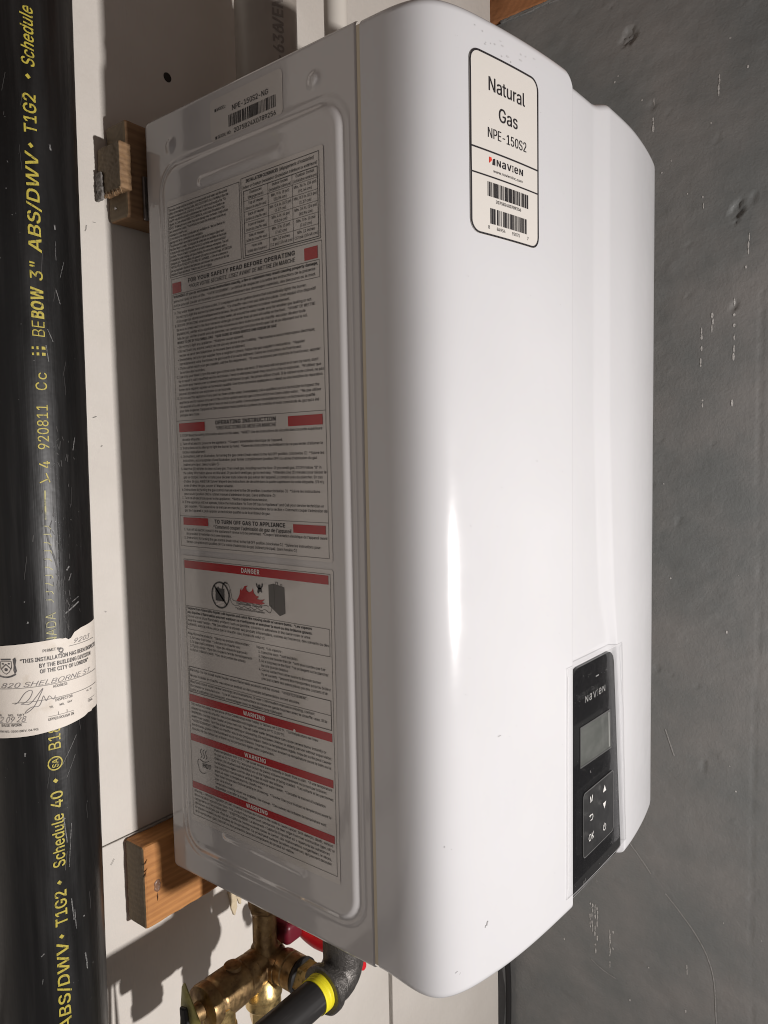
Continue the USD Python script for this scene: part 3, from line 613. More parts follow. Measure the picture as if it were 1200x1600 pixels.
for i, s_ in enumerate(oper): body.append((.4118 - i * .00368, .0410, s_, 0))
T.rect(.0370, .4258, .2158, .4261); T.rect(.0370, .3413, .2158, .3416)
T.text('OPERATING INSTRUCTION', .1262, .4206, .0034, 700, width=.0735, align='c', track=.05, size=64); T.text('*INSTRUCTIONS DE MISE EN MARCHE', .1262, .4163, .0029, 500, width=.0735, align='c', italic=.2, size=48)
T.text('TO TURN OFF GAS TO APPLIANCE', .1270, .3361, .0034, 700, width=.0858, align='c', track=.05, size=64); T.text('*Comment couper l’admission de gaz de l’appareil', .1290, .3318, .0030, 500, width=.0945, align='c', italic=.2, size=48)
for i, s_ in enumerate(['1. Turn off all electric power to the appliance if service is to be performed.  *Couper l’alimentation électrique de l’appareil avant', '    de procéder à l’entretien ou à une réparation.', '2. Instructions for turning the gas control (main valve) to the full OFF position. (clockwise ↻)  *Suivre les instructions pour', '    fermer complètement (position OFF) la vanne d’admission du gaz (robinet principal). (sens horaire ↻)']): body.append((.3285 - i * .0037, .0420, s_, 0))
def natural(t, w): return sum(glyph(c, w, 32)[2] for c in t)
def block(ink, rows, right, h=.0022, w=430, lo=.55, hi=1.02):
    xs_ = min([hi] + [(right - a) / (natural(t, w) * h) for z, a, t, b in rows]); xs_ = max(xs_, lo)
    for z, a, t, b in rows: ink.text(t, a, z, h, 720 if b else w, xs=xs_, size=40, maxw=right - a)
body = [(z, a, t.replace('!  ', '   ', 1) if t[0] == '!' else t, b) for z, a, t, b in body]
block(T, body[:3], .2115, lo=.5); block(T, [r_2 for r_2 in body[3:] if r_2[0] > .42], .2150); block(T, [r_2 for r_2 in body if .343 < r_2[0] < .42], .2150); block(T, [r_2 for r_2 in body if r_2[0] < .335], .2150)
part(up_l, 'lettering', T.mesh(on_side(OFF + .0003)), INK, smooth=False)
for q_ in reds: k = Ink(); k.rect(*q_); part(up_l, 'red_block', k.mesh(on_side(OFF + .0003)), RED, smooth=False)

# ---- danger and warning label
lo_l = part(wh, 'warning_label', sheet(rrect(.0362, .0590, .2190, .3060, .002), on_side(OFF), .02), LABEL, smooth=False)
T, RD_, WT, GR, FL = Ink(), Ink(), Ink(), Ink(), Ink()
T.frame(.0398, .0648, .2162, .3026, .0003)
bands = [(.2944, .3014), (.1718, .1785), (.1352, .1416), (.0905, .0968)]
for i, (b0, b1) in enumerate(bands): 
    k = Ink(); k.rect(.0404, b0, .2142, b1); rb_ = k; k2 = Ink(); k2.text('DANGER' if i == 0 else 'WARNING', .1264 if i else .1275, b0 + .0016, .0036 if i else .0040, 700, width=.0268 if i else .0225, align='c', size=64, track=.06)
    part(lo_l, 'red_band', rb_.mesh(on_side(OFF + .0002)), RED, smooth=False); part(lo_l, 'band_lettering', k2.mesh(on_side(OFF + .0004)), WHITEINK, smooth=False)
T.frame(.0412, .2386, .2142, .2602, .0003); T.frame(.0412, .1808, .2140, .2045, .0005); T.rect(.0412, .1925, .2140, .1928)
T.shape(Point(.0886, .2742).buffer(.0118, 16).difference(Point(.0886, .2742).buffer(.0104, 16)))   # prohibition ring with a fuel can
T.line([(.0806, .2822), (.0966, .2662)], .0016)
T.poly([(.0822, .2690), (.0938, .2690), (.0938, .2800), (.0822, .2800)]); T.rect(.0850, .2800, .0868, .2812); T.line([(.0915, .2800), (.0925, .2842), (.0950, .2858), (.0985, .2850)], .0013)
for i in range(3): WT.rect(.0828, .2676 - i * .0012, .0932, .2681 - i * .0012)
v1_ = spline([(.0995, .2846), (.1015, .2805), (.1030, .2750), (.1040, .2720), (.1075, .2710)] + [(.108 + .004 * i, .2706 + (.0004 if i % 2 else -.0004)) for i in range(1, 11)], 60); v2_ = spline([(.1005, .2800), (.1012, .2730), (.1030, .2690), (.1070, .2672)] + [(.107 + .004 * i, .2668 + (.0007 if i % 2 else -.0007)) for i in range(1, 11)] + [(.1520, .2720)], 70)
T.line(v1_, .0004); T.line(v2_, .0004)
fl = [(.1090, .2712), (.1118, .2745), (.1135, .2775), (.1142, .2810), (.1160, .2835), (.1155, .2805), (.1180, .2825), (.1200, .2850), (.1240, .2855), (.1215, .2838), (.1225, .2815), (.1250, .2800), (.1285, .2815), (.1300, .2840), (.1310, .2800), (.1335, .2780), (.1370, .2775), (.1345, .2755), (.1385, .2750), (.1440, .2760), (.1405, .2735), (.1440, .2728), (.1400, .2712)]
FL.poly(fl)
T.shape(Point(.1378, .2865).buffer(.0014, 6)); T.line([(.1345, .2885), (.1352, .2860), (.1370, .2845), (.1395, .2848), (.1412, .2868), (.1414, .2890)], .0013); T.poly([(.1362, .2850), (.1402, .2852), (.1408, .2812), (.1385, .2822), (.1362, .2800), (.1352, .2815)])
GR.poly([(.1485, .2885), (.1545, .2900), (.1668, .2880), (.1672, .2668), (.1610, .2640), (.1488, .2715)])
T.line([(.1570, .2896), (.1572, .2915), (.1590, .2916), (.1594, .2893)], .0005); T.line([(.1625, .2888), (.1627, .2900), (.1640, .2899), (.1642, .2884)], .0004)
T.line([(.1550, .2898), (.1555, .2690)], .0003)
T.text('Flammable Vapors', .1092, .2684, .0019, 600, width=.031, size=40); T.text('*Vapeurs inflammables', .1070, .2640, .0019, 500, width=.036, italic=.2, size=40)
lines = [(.2571, .0425, 'Vapors from flammable liquids will explode and catch fire causing death or severe burns.  *Les vapeurs', 1), (.2534, .0425, 'des liquides inflammables peuvent exploser ou s’enflammer et entraîner la mort ou des brûlures graves.', 1), (.2498, .0425, 'Do not use or store flammable products such as gasoline, solvents or adhesives in the same room or area', 0), (.2461, .0425, 'near the water heater.  *Ne pas utiliser ni stocker des produits inflammables, comme de l’essence, des solvants ou des', 0), (.2424, .0425, 'adhésifs, dans la même pièce que le chauffe-eau, ni près de celui-ci.', 0)]
for i, s_ in enumerate(['Keep flammable products:  *Garder les produits inflammables :', '   1. Far away from boiler  *à distance du chauffe-eau', '   2. In approved containers  *dans des récipients approuvés', '   3. Tightly closed  *dans des récipients fermés hermétiquement', '   4. Out of children’s reach  *hors de la portée des enfants']): lines.append((.2340 - i * .0037, .0420, s_, 0))
for i, s_ in enumerate(['Vapors:  *Les vapeurs :', '   1. Cannot be seen  *sont invisibles', '   2. Vapors are heavier than air  *sont plus lourdes que l’air', '   3. Go a long way on the floor  *se propagent sur le plancher', '       sur une grande distance', '   4. Can be carried from other rooms to the main burner', '       by air currents  *peuvent être transportées jusqu’au brûleur', '       principal à partir des autres pièces par des courants d’air']): lines.append((.2340 - i * .0037, .1320, s_, 0))
for z, s_ in ((.2003, 'Warning : Do not install water heater where flammable products will be stored.  *AVERTISSEMENT :'), (.1952, 'Ne pas installer le chauffe-eau dans un endroit où des produits inflammables seront stockés.'), (.1895, 'Read and follow water heater warnings and instructions. If user’s information manual is missing, contact'), (.1858, 'the retailer or manufacturer.  *Lire et suivre les instructions et mises en garde fournies avec le chauffe-eau. Si le'), (.1822, 'guide d’utilisation est manquant, communiquer avec le détaillant ou le fabricant.')): lines.append((z, .0425, s_, 0))
for i, s_ in enumerate(['The outlet hot water temperature of the Condensing water heater is factory set 120 °F.  *La température de l’eau', 'chaude de sortie du chauffe-eau à condensation est réglée en usine à 49 °C (120 °F).', 'WARNING: Use the water heater at your own risk. The set outlet water temperature can cause severe burns instantly or', 'death from scalds. Test the water before bathing or showering. Do not leave children or elderly person without supervision.', '*AVERTISSEMENT: Utiliser ce chauffe-eau à vos propres risques. Selon la température réglée, l’eau de sortie peut causer', 'des brûlures graves instantanément ou la mort par brûlures. Toucher l’eau pour évaluer sa température avant le bain ou la', 'douche. Ne pas laisser les enfants ou les personnes âgées sans supervision.']): lines.append((.1688 - i * .00385, .0425, s_, 0))
for i, s_ in enumerate(['Water temperature over 125 °F can cause severe burns instantly or death from scalds.  *À une température', 'de plus de 52 °C (125 °F), l’eau peut causer de graves brûlures instantanément ou la mort par brûlures.', 'Children, the disabled and the elderly are at the highest risk of being scalded.  *Les enfants et les personnes', 'handicapées ou âgées sont les plus à risque de subir des brûlures.', 'See instruction manual before setting temperature at water heater.  *Consulter le manuel d’installation', 'avant de régler la température du chauffe-eau.', 'Feel water temperature before bathing or showering.  *Toucher l’eau pour évaluer sa température avant le', 'bain ou la douche.', 'Temperature limiting valves are available, see manual.  *Des vannes de limitation de température sont', 'disponibles, consulter le manuel.']): lines.append((.1322 - i * .00378, .0725, s_, 0))
for i, s_ in enumerate(['Warning: California Proposition 65 lists chemical substances known to the state to cause cancer, birth defects, death, serious', 'illness or other reproductive harm. This product may contain such substances, be their origin from fuel combustion (gas, oil) or', 'components of the product itself.  *AVERTISSEMENT: Le document « California Proposition 65 » répertorie les substances', 'chimiques reconnues par l’État de la Californie comme pouvant causer le cancer, des malformations congénitales, le décès,', 'de graves maladies ou des troubles de la reproduction. Ce produit peut contenir de telles substances, qui peuvent découler', 'de la combustion (gaz, mazout) ou être présentes dans les composants du produit lui-même.']): lines.append((.0872 - i * .00385, .0425, s_, 0))
def sel(f): return [q_ for q_ in lines if f(q_)]
block(T, sel(lambda q_: q_[0] > .24), .2132); block(T, sel(lambda q_: .2365 > q_[0] > .215 and q_[1] < .1), .126, hi=.9); block(T, sel(lambda q_: .2365 > q_[0] > .2045 and q_[1] > .1), .2140, hi=.9)
block(T, sel(lambda q_: .2042 > q_[0] > .18 and q_[1] < .1), .2125); block(T, sel(lambda q_: .1718 > q_[0] > .142), .2135); block(T, sel(lambda q_: .1352 > q_[0] > .097), .2140); block(T, sel(lambda q_: q_[0] < .09), .2140)
T.text('HOT', .0555, .1130, .0044, 700, width=.0122, size=64)
for dx in (0, .0035, .007): T.line(spline([(.0535 + dx, .1215), (.0550 + dx, .1240), (.0535 + dx, .1265), (.0552 + dx, .1298)], 12), .0006)
T.line(spline([(.0505, .1195), (.0490, .1165), (.0500, .1120), (.0520, .1085), (.0560, .1075), (.0600, .1090)], 20), .0005); T.line(spline([(.0520, .1200), (.0560, .1185), (.0610, .1190), (.0650, .1210)], 12), .0005)
part(lo_l, 'lettering', T.mesh(on_side(OFF + .0003)), INK, smooth=False)
part(lo_l, 'can_stripes', WT.mesh(on_side(OFF + .0004)), WHITEINK, smooth=False)
part(lo_l, 'flame_print', FL.mesh(on_side(OFF + .0003)), RED, smooth=False)
part(lo_l, 'cabinet_print', GR.mesh(on_side(OFF + .0002)), INKGREY, smooth=False)

# ------------------------------------------------------------------ black drain pipe
PR, PX0, PY, TILT = .04445, -.1233, -.0045, .0125
dp = thing('drain_pipe', 'black plastic drain pipe with yellow lettering running up the left edge', 'pipe', (PX0, PY, 0))
def axis_x(z): return PX0 - TILT * .0 + TILT * (z - .35)
pz = np.linspace(-1.3, 1.4, 220); pt = np.linspace(0, 2 * np.pi, 97)
ZZ, TT = np.meshgrid(pz, pt, indexing='ij')
RR = PR + (meshkit.fbm(np.stack([TT * 3, ZZ * 8, 0 * TT], -1), 2, 6) - .5) * .0004
part(dp, 'pipe', grid(np.stack([axis_x(ZZ) + RR * np.cos(TT), PY + RR * np.sin(TT), ZZ], -1)[:, ::-1]), ABS, smooth=True)
def on_pipe(off): 
    return lambda a, b: np.c_[axis_x(b) + (PR + off) * np.cos(a / PR), PY + (PR + off) * np.sin(a / PR), b]      # a = arc length
def up_pipe(off):
    """text reading upwards: u along z, v across, letter tops towards the left"""
    def f(u, v):
        th = np.radians(-103.5 + 7.0 * (u - .35) * .0 ) + 0 * u
        a = th - (v - .0045) / PR
        return np.c_[axis_x(u) + (PR + off) * np.cos(a), PY + (PR + off) * np.sin(a), u]
    return f
k = Ink()
CH = .0088
def outl_text(s_, z, w_, wt=600, it=.0, h=CH, ink=None): (ink or k).text(s_, z, 0, h, wt, width=w_, italic=it, size=96)
for base in (-.0535, .5446):
    outl_text('ABS/DWV', base, .0715, 600, .12)
    k.shape(affinity.rotate(box(base + .0752, .0035, base + .0782, .0060), 45))
    outl_text('T1G2', base + .0850, .0290)
    k.shape(affinity.rotate(box(base + .1238 if base > 0 else base + .1185, .0035, (base + .1268) if base > 0 else base + .1215, .0060), 45))
    outl_text('Schedule', base + .1320, .0425, 560, .22 if base > 0 else 0.0)
outl_text('40', .1255, .0140); k.shape(affinity.rotate(box(.1458, .0035, .1488, .0060), 45))
k.shape(Point(.1610, .0045).buffer(.0055, 12).difference(Point(.1610, .0045).buffer(.0045, 12))); k.text('SA', .1575, .0022, .0046, 600, width=.007, size=64)
outl_text('B181', .1712, .026, 500)
outl_text('4', .3862, .0062, 520, 0, .0075); outl_text('920811', .4000, .0345, 430, 0, .0078); outl_text('C', .4440, .0068, 430, 0, .0078); outl_text('c', .4520, .006, 430, 0, .0075)
k.line([(.3760, .0005), (.3830, .003)], .0009); k.line([(.3790, .0010), (.3758, .0075)], .0009)
for z in (.4700, .4745): k.rect(z, .0000, z + .0022, .0026); k.rect(z, .0045, z + .0022, .0062); k.rect(z, .0080, z + .0018, .0094)
outl_text('BE', .4830, .0125, 330, .05); outl_text('BOW', .4965, .0230, 800, .1)
outl_text('3"', .5240, .0145, 500, .1)
yl = k.mesh(up_pipe(.0004), .003); low = yl.vertices[yl.faces].mean(1)[:, 2] < .22
for sel_ in (low, ~low): part(dp, 'yellow_lettering', yl.submesh([np.nonzero(sel_)[0]], append=True, repair=False), YELLOW, smooth=False)
k = Ink()
outl_text('CANADA', .2405, .037, 400, 0, .0072)
k.line([(.3480, .0045), (.3700, .0042)], .0012)
for i in range(10): z = .285 + i * .0062; k.line([(z, .001), (z + .0022, .0015 + .004 * rng.random()), (z + .0026, .0065)], .0007)
part(dp, 'faded_lettering', k.mesh(up_pipe(.0004), .003), YELLOWPALE, smooth=False)
# gouge and scuffs
k = Ink(); k.line(spline([(.352, .0046), (.337, .0040), (.325, .0012), (.313, -.0022), (.302, -.0036)], 30), .0012)
part(dp, 'gouge', k.mesh(up_pipe(.0003), .003), RUBBER, smooth=False)
k, k2 = Ink(), Ink(); r = random.Random(12)
def ap(th, z): return (math.radians(th) * PR, z)
for (th_, z, dth, dz, w_) in [(-86, .626, 1, -.004, .0014), (-84, .568, .3, -.0035, .0012), (-84, .556, .2, -.014, .0003), (-124, .607, .4, .0002, .0012), (-119, .571, .4, .0002, .0009), (-88, .275, 16, .007, .0011), (-80, .283, 8, .003, .0006), (-125, .287, .3, .001, .0008), (-123, .271, .6, .0014, .0011), (-85, .308, 3, .003, .0012), (-83, .3, 3, .005, .0006),
        (-97, .158, 16, .020, .0004), (-93, .147, 10, .016, .0003), (-98, .12, 3, -.024, .0008), (-90, .11, -4, -.034, .0005), (-93, .05, 2, -.018, .0009), (-90, .04, 1, -.016, .0006), (-80, .03, .3, .001, .0014), (-80, .0, 2, -.01, .0012), (-79, -.008, 1, -.006, .001), (-99, .115, 3, .0005, .0009), (-123, .012, 3, .002, .0008), (-123, -.01, 1, .004, .0006), (-70, .12, .3, .001, .001), (-130, .17, .4, .003, .0012), (-97, .478, 2, -.012, .0006), (-95, .49, 5, -.009, .0006), (-85, .52, 4, -.01, .0005), (-80, .53, 5, .012, .0004), (-72, .40, 3, .01, .0007)]:
    k.line([ap(th_, z), ap(th_ + dth, z + dz)], w_)
for _ in range(40): th_, z = r.uniform(-150, -62), r.uniform(-.06, .74); k.shape(Point(*ap(th_, z)).buffer(r.uniform(.00015, .0005), 1))
for _ in range(70):
    th_, z = r.gauss(-90, 10), r.uniform(.22, .42); k2.line([ap(th_, z), ap(th_ + r.uniform(-3, 3), z + r.uniform(-.006, .006))], r.uniform(.0002, .0007))
for _ in range(24):
    th_, z = r.uniform(-130, -70), r.uniform(-.06, .70); k2.line([ap(th_, z), ap(th_ + r.uniform(-4, 4), z + r.uniform(-.02, .02))], r.uniform(.0002, .0004))
part(dp, 'scuff_marks', k.mesh(on_pipe(.0003), .004), SCUFF, smooth=False, kind='stuff')
part(dp, 'faint_scratches', k2.mesh(on_pipe(.00025), .004), SCUFF2, smooth=False, kind='stuff')
# inspection sticker, wrapped round the pipe
A = lambda deg: math.radians(deg) * PR
top = [(-175, .2545), (-150, .2550), (-122, .2561), (-100, .2568), (-94.5, .2566), (-92, .2560), (-89, .2562), (-86, .2545), (-83, .2553), (-79, .2590), (-70, .2612), (-50, .2625), (-38, .2632)]
bot = [(-38, .1925), (-48, .1922), (-55, .1925), (-58, .1912), (-64, .1915), (-70, .1900), (-91, .1878), (-121, .1858), (-150, .1850), (-175, .1845)]
ins = part(dp, 'inspection_sticker', sheet(Polygon([(A(a), b) for a, b in top + bot]), on_pipe(.0005), .003), PAPER, smooth=False, label='torn white building inspection sticker wrapped round the pipe')
k, kh = Ink(), Ink()
def ptxt(s_, th0, z, h, th1, w=500, it=0.0, ink=None, slope=0.0):
    (ink or k).text(s_, A(th0), z, h, w, width=A(th1) - A(th0), italic=it, size=64)
ptxt('PERMIT No.', -111, .2480, .0022, -93); k.rect(A(-86), .2490, A(-48), .2493)
ptxt('“THIS INSTALLATION HAS BEEN INSPECTED', -131, .2415, .0031, -42, 700)
ptxt('BY THE BUILDING DIVISION', -114.5, .2366, .0031, -56, 700)
ptxt('OF THE CITY OF LONDON”', -114, .2322, .0031, -61, 700)
k.rect(A(-165), .2225, A(-45), .2228); ptxt('ADDRESS', -103, .2197, .0020, -89)
k.rect(A(-139), .2115, A(-45), .2118); ptxt('INSPECTOR', -101.5, .2089, .0020, -84)
ptxt('YR.', -107, .2045, .0016, -103); ptxt('MO.', -97.5, .2048, .0016, -92.5); ptxt('DAY', -89.5, .2052, .0016, -84.5)
k.rect(A(-108), .1980, A(-83), .1982); k.rect(A(-99), .1982, A(-98.6), .2006); k.rect(A(-90.5), .1982, A(-90.1), .2006); ptxt('UPPER ROUGH IN', -108.5, .1948, .0021, -83)
ptxt('YR.', -154, .2017, .0016, -149); ptxt('MO.', -143.5, .2017, .0016, -138); ptxt('DAY', -135, .2017, .0016, -128.5)
k.rect(A(-158), .1962, A(-127), .1964); ptxt('BASE WORK', -150.5, .1938, .0020, -131)
ptxt('FORM NO. 0200 (REV. 04.90)', -156, .1893, .0016, -117)
for s_, a0, z in (('YR.', -66, .2085), ('MO.', -60, .2087)): ptxt(s_, a0, z, .0014, a0 + 4)
k.rect(A(-64), .2020, A(-50), .2022); ptxt('FINAL', -64, .1995, .0018, -55)
k.shape(Point(A(-94), .2475).buffer(.0019, 10).difference(Point(A(-94), .2475).buffer(.0011, 10))); k.rect(A(-96), .2450, A(-92), .2454)
ptxt('820 SHELBORNE ST.', -150, .2233, .0036, -57, 300, .35, kh); ptxt('92 09 28', -157, .1970, .0042, -128, 300, .4, kh); ptxt('9203', -82, .2505, .0034, -58, 300, .4, kh)
kh.line([(A(a), b) for a, b in spline([(-137, .2108), (-131, .2150), (-126, .2196), (-121, .2190), (-124, .2140), (-131, .2105), (-128, .2100), (-121, .2120), (-112, .2200), (-115, .2150), (-122, .2060), (-128, .2035), (-122, .2075), (-113, .2120), (-111, .2145), (-110, .2115), (-107, .2138), (-104, .2118), (-101, .2135)], 120)], .0004)
# crest: shield with chevron between two supporters and a ribbon
C = lambda a, b: (A(-143.5) + a, .2395 + b)
k.shape(Polygon([C(-.0042, .004), C(.0042, .004), C(.0042, -.001), C(.0022, -.0045), C(0, -.006), C(-.0022, -.0045), C(-.0042, -.001)]).difference(Polygon([C(-.0038, .0036), C(.0038, .0036), C(.0038, -.001), C(.0020, -.0041), C(0, -.0055), C(-.0020, -.0041), C(-.0038, -.001)])))
k.line([C(-.0038, -.002), C(0, .0018), C(.0038, -.002)], .0007); k.shape(Point(*C(0, -.0022)).buffer(.0012, 5)); k.rect(*C(-.0036, .0048), *C(.0036, .0060))
for s_ in (-1, 1):
    k.poly([C(s_ * .0050, .0055), C(s_ * .0068, .0068), C(s_ * .0074, .0045), C(s_ * .0068, .0010), C(s_ * .0076, -.0035), C(s_ * .0062, -.0060), C(s_ * .0052, -.0030), C(s_ * .0056, .0005)]); k.shape(Point(*C(s_ * .0022, .0022)).buffer(.0007, 4))
k.line(spline([C(-.0068, -.0058), C(-.0035, -.0074), C(0, -.0080), C(.0035, -.0074), C(.0068, -.0058)], 16), .0012)
part(ins, 'printing', k.mesh(on_pipe(.0008), .003), mat('stamp_ink', (.09, .085, .085), .6, var=(300, (.24, .22, .21), .5, .75, 3)), smooth=False)
part(ins, 'pen_strokes', kh.mesh(on_pipe(.0008), .003), mat('pen_ink', (.20, .185, .19), .6), smooth=False)

# ------------------------------------------------------------------ pipes above the heater
vp = thing('vent_pipe', 'grey-white plastic vent pipe with faint print rising behind the heater top', 'pipe', (.115, -.045, H))
def vcyl(x, y, r_o, z0, z1): return lathe((x, y, z0), (0, 0, 1), [(0, r_o), (z1 - z0, r_o)], 64)
VX, VY, VR = .1130, -.045, .0302
part(vp, 'pipe', vcyl(VX, VY, VR, H - .002, 1.5), PVC)
k = Ink()
for s_, z, h in (('GS-636', .745, .011), ('VENT IN', .795, .011), ('PVC', .86, .011), ('GS-636', .90, .011)): k.text(s_, z, 0, h, 700, xs=.9, size=64)
def on_vent(u, v):
    a = math.radians(-112) - (v - .0055) / VR
    return np.c_[VX + (VR + .0004) * np.cos(a), VY + (VR + .0004) * np.sin(a), u]
part(vp, 'print', k.mesh(on_vent, .003), mat('faded_print', (.20, .175, .155), .6), smooth=False)
part(vp, 'collar', lathe((VX, VY, H - .002), (0, 0, 1), [(0, .037), (.010, .037), (.012, .035)], 48), PVC)
cdt = thing('conduit_pipe', 'thin white pipe rising above the heater beside the vent pipe', 'pipe', (.165, -.06, H))
part(cdt, 'pipe', vcyl(.171, -.085, .0118, H - .002, 1.5), CONDUIT)

# ------------------------------------------------------------------ gas line
FS, FT = .92, np.array([.0061, .0098, -.0362])   # fitting size and place
base_part = part
def part(parent, name, mesh, mat, **kw):
    m_ = tm(mesh).copy(); m_.vertices = m_.vertices * FS + FT; return base_part(parent, name, m_, mat, **kw)
gp = thing('gas_pipe', 'black iron gas pipe and elbow with yellow thread tape under the heater', 'pipe', (.023, -.165, -.067))
gc = np.array([.0405, -.190, -.0405])
nip = lathe((.0185, -.1898, -.0391), (-1, .0, -.0), [(-.002, .0152), (.0015, .0156), (.6, .0158)], 48)
part(gp, 'pipe', nip, BLACKPIPE)
tp = []
for i in range(6): tp += [(-.0080 + i * .0022, .01615 + .0004 * (i % 2)), (-.0066 + i * .0022, .0170 - .0001 * i)]
part(gp, 'thread_tape', lathe((.0185, -.1898, -.0391), (-1, 0, 0), tp, 48), TAPE)
pts = [np.array([.0265, -.19, -.0391]), np.array([.035, -.19, -.0391])] + [np.array([.041 + .016 * math.sin(t), -.19, -.0231 - .016 * math.cos(t)]) for t in np.linspace(.15, 1.57, 9)] + [np.array([.057, -.19, -.012]), np.array([.057, -.19, .046])]
part(gp, 'elbow', rough_up(cat([tube(pts, .0198, 32), lathe((.0345, -.19, -.0391), (-1, 0, 0), [(0, .0196), (.002, .0226), (.0085, .0228), (.0098, .0212), (.0096, .017), (.004, .016)], 48)]), .004, .0004, 300, 3), IRON)

# ------------------------------------------------------------------ hot water service valve
FS, FT = 1.0648, np.array([.02683, .03781, -.02514])
J = np.array([.0758, -.058, -.1077])
sv = thing('service_valve', 'brass service valve under the heater with a red handle toned dark for shade', 'valve', tuple(J))
part(sv, 'riser', lathe((.0335, -.09, .002), (0, 0, -1), [(-.026, .0143), (.024, .0143), (.026, .0125), (.031, .0120), (.033, .0112), (.062, .0112), (.066, .0135), (.09, .0165)], 40), BRONZE)
nut = lathe((.0335, -.09, .004), (0, 0, -1), [(-.022, .0155), (.029, .0155), (.0315, .0135)], 6)
part(sv, 'union_nut', nut, BRONZE, smooth=20)
part(sv, 'body', rough_up(cat([trimesh.creation.icosphere(3, .0185).apply_translation((.036, -.09, -.078)), lathe((.036, -.09, -.078), (-1, 0, 0), [(0, .0165), (.018, .0165), (.022, .0158)], 40), lathe((.036, -.09, -.078), (0, -1, 0), [(0, .0150), (.020, .0150)], 40)]), .004, .00012, 250, 5), BRONZE)
part(sv, 'valve_barrel', lathe((.038, -.108, -.0775), (0, -1, 0), [(0, .0152), (.003, .0158), (.010, .0158), (.011, .0150), (.012, .0158), (.022, .0158), (.0225, .0150)], 44), BRONZE)
part(sv, 'rubber_ring', lathe((.038, -.1305, -.0775), (0, -1, 0), [(0, .0152), (.0015, .0166), (.004, .0166), (.0052, .0152)], 44), RUBBER)
part(sv, 'end_nut', lathe((.038, -.1357, -.0775), (0, -1, 0), [(0, .0156), (.012, .0156), (.014, .0145)], 6), BRASS, smooth=20)
part(sv, 'drain_outlet', lathe((.0255, -.094, -.086), (0, 0, -1), [(0, .0115), (.004, .0150), (.011, .0168), (.0125, .0178), (.016, .0178), (.0175, .0165), (.026, .0165), (.028, .0150)], 44), BRASS)
part(sv, 'drain_hex', lathe((.0255, -.094, -.113), (0, 0, -1), [(0, .0135), (.014, .0135), (.0155, .0115)], 6), BRASS, smooth=20)
part(sv, 'drain_cap', lathe((.0255, -.094, -.128), (0, 0, -1), [(0, .0098), (.008, .0098), (.010, .0085)], 16), BRASS)
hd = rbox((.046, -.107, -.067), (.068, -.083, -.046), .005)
part(sv, 'handle', tm(hd), mat('shaded_red_plastic', (.13, .008, .018), .4), label='red handle with shade put into its dark colour')  # red handle; the shade under the heater is put into its colour

rv = thing('relief_valve', 'dull brass relief valve lying sideways, pale yellow tag at its end', 'valve', (-.005, -.062, -.1077))
RX = .0135
part(rv, 'body', lathe((RX + .004, -.0915, -.0775), (-1, 0, 0), [(-.002, .0150), (.004, .0158), (.005, .0172), (.013, .0176), (.0145, .0168), (.020, .0184), (.026, .0187), (.044, .0190), (.0465, .0178), (.049, .0165), (.0495, .0190), (.056, .0193), (.059, .0186), (.061, .0150)], 48), BRONZE)
part(rv, 'boss', lathe((-.007, -.0915, -.060), (0, 0, 1), [(-.004, .009), (.0022, .008), (.003, .006)], 24), BRONZE)
part(rv, 'outlet', lathe((-.0285, -.0955, -.078), (0, 0, -1), [(0, .0150), (.020, .0152), (.022, .0165), (.030, .0168), (.032, .0155), (.036, .0155)], 44), BRASS)
stem = lathe((-.043, -.0915, -.0775), (-1, 0, -.0), [(0, .008), (.010, .0075), (.012, .004)], 20)
part(rv, 'stem', stem, BRONZE)
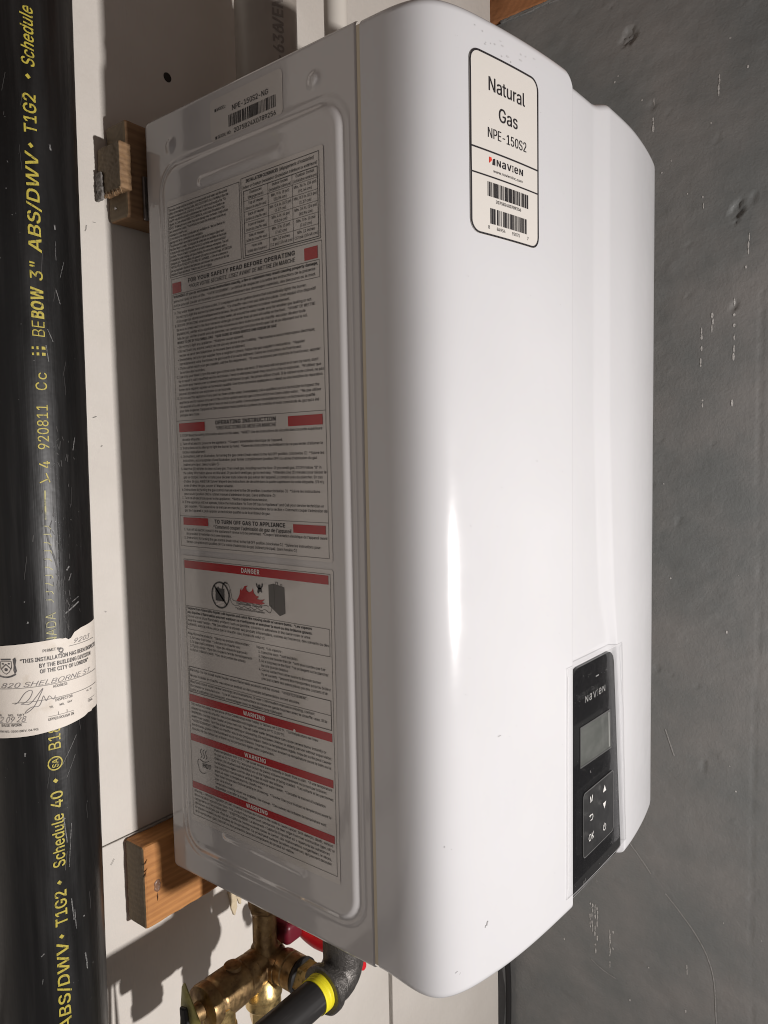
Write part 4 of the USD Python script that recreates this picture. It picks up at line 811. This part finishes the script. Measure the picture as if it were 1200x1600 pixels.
# tag: bent thin plate slipped over the lever, lever dark
tagp = Polygon([(-.001, .020), (.004, .012), (.010, .001), (.016, -.012), (.020, -.032), (-.010, -.034), (-.008, -.018), (-.005, .004), (-.003, .017)]).buffer(.0012, 4)
v, f = trimesh.creation.triangulate_polygon(tagp.segmentize(.002), engine='earcut')
v, f = trimesh.remesh.subdivide_to_size(np.c_[v, 0 * v[:, 0]], f, .003)
bend = .006 * np.cos(np.clip(v[:, 0] / .02, -1.5, 1.5) * 1.2)
outer = np.c_[-.0540 - bend, -.0945 - v[:, 0] * 1.25, -.0690 + v[:, 1] * 1.25]
tg2 = trimesh.Trimesh(outer, f, process=False); tb = tg2.copy(); tb.vertices[:, 0] += .0008; tb.invert()
part(rv, 'tag', cat([tg2, tb]), TAGP, smooth=True, label='bent pale yellow tag')
lv = tm(m3.Manifold.batch_hull([m3.Manifold.sphere(.0018, 12).translate(p_) for p_ in [(-.0635, -.0935, -.062), (-.0635, -.0985, -.061), (-.0650, -.0980, -.118), (-.0650, -.1095, -.118)]]))
part(rv, 'lever', lv, RUBBER, label='black test lever')

part = base_part
cv = thing('shutoff_valve', 'half-hidden brass valve with a bright red lever, farther under the heater', 'valve', (.122, -.06, -.06))
part(cv, 'body', cat([lathe((.122, -.06, .002), (0, 0, -1), [(0, .0125), (.05, .0125), (.055, .016), (.09, .016)], 32), lathe((.122, -.06, -.075), (0, -1, 0), [(0, .015), (.03, .015)], 32)]), BRASS)
lev = np.array([(.121, -.048, -.1085), (.121, -.06, -.114), (.121, -.075, -.1165), (.121, -.10, -.116), (.1205, -.128, -.1155), (.1205, -.137, -.1145)])
lvm = tube(spline(lev, 24), np.interp(np.linspace(0, 1, 24), [0, .06, .3, .6, .92, 1], [.003, .0058, .0058, .004, .0056, .004]), 14)
part(cv, 'lever', lvm, REDP)

# ------------------------------------------------------------------ power cord in the corner
pc = thing('power_cord', 'thin black power cord hanging in the corner below the heater', 'cord', (.735, .03, -.5))
path = spline([(.41, -.06, .004), (.47, -.02, -.05), (.60, .015, -.20), (.705, .028, -.40), (.734, .031, -.54), (.739, .032, -.60), (.736, .032, -.68), (.729, .031, -.80), (.726, .03, -1.1)], 90)
part(pc, 'cord', tube(path, .0052, 14), RUBBER)
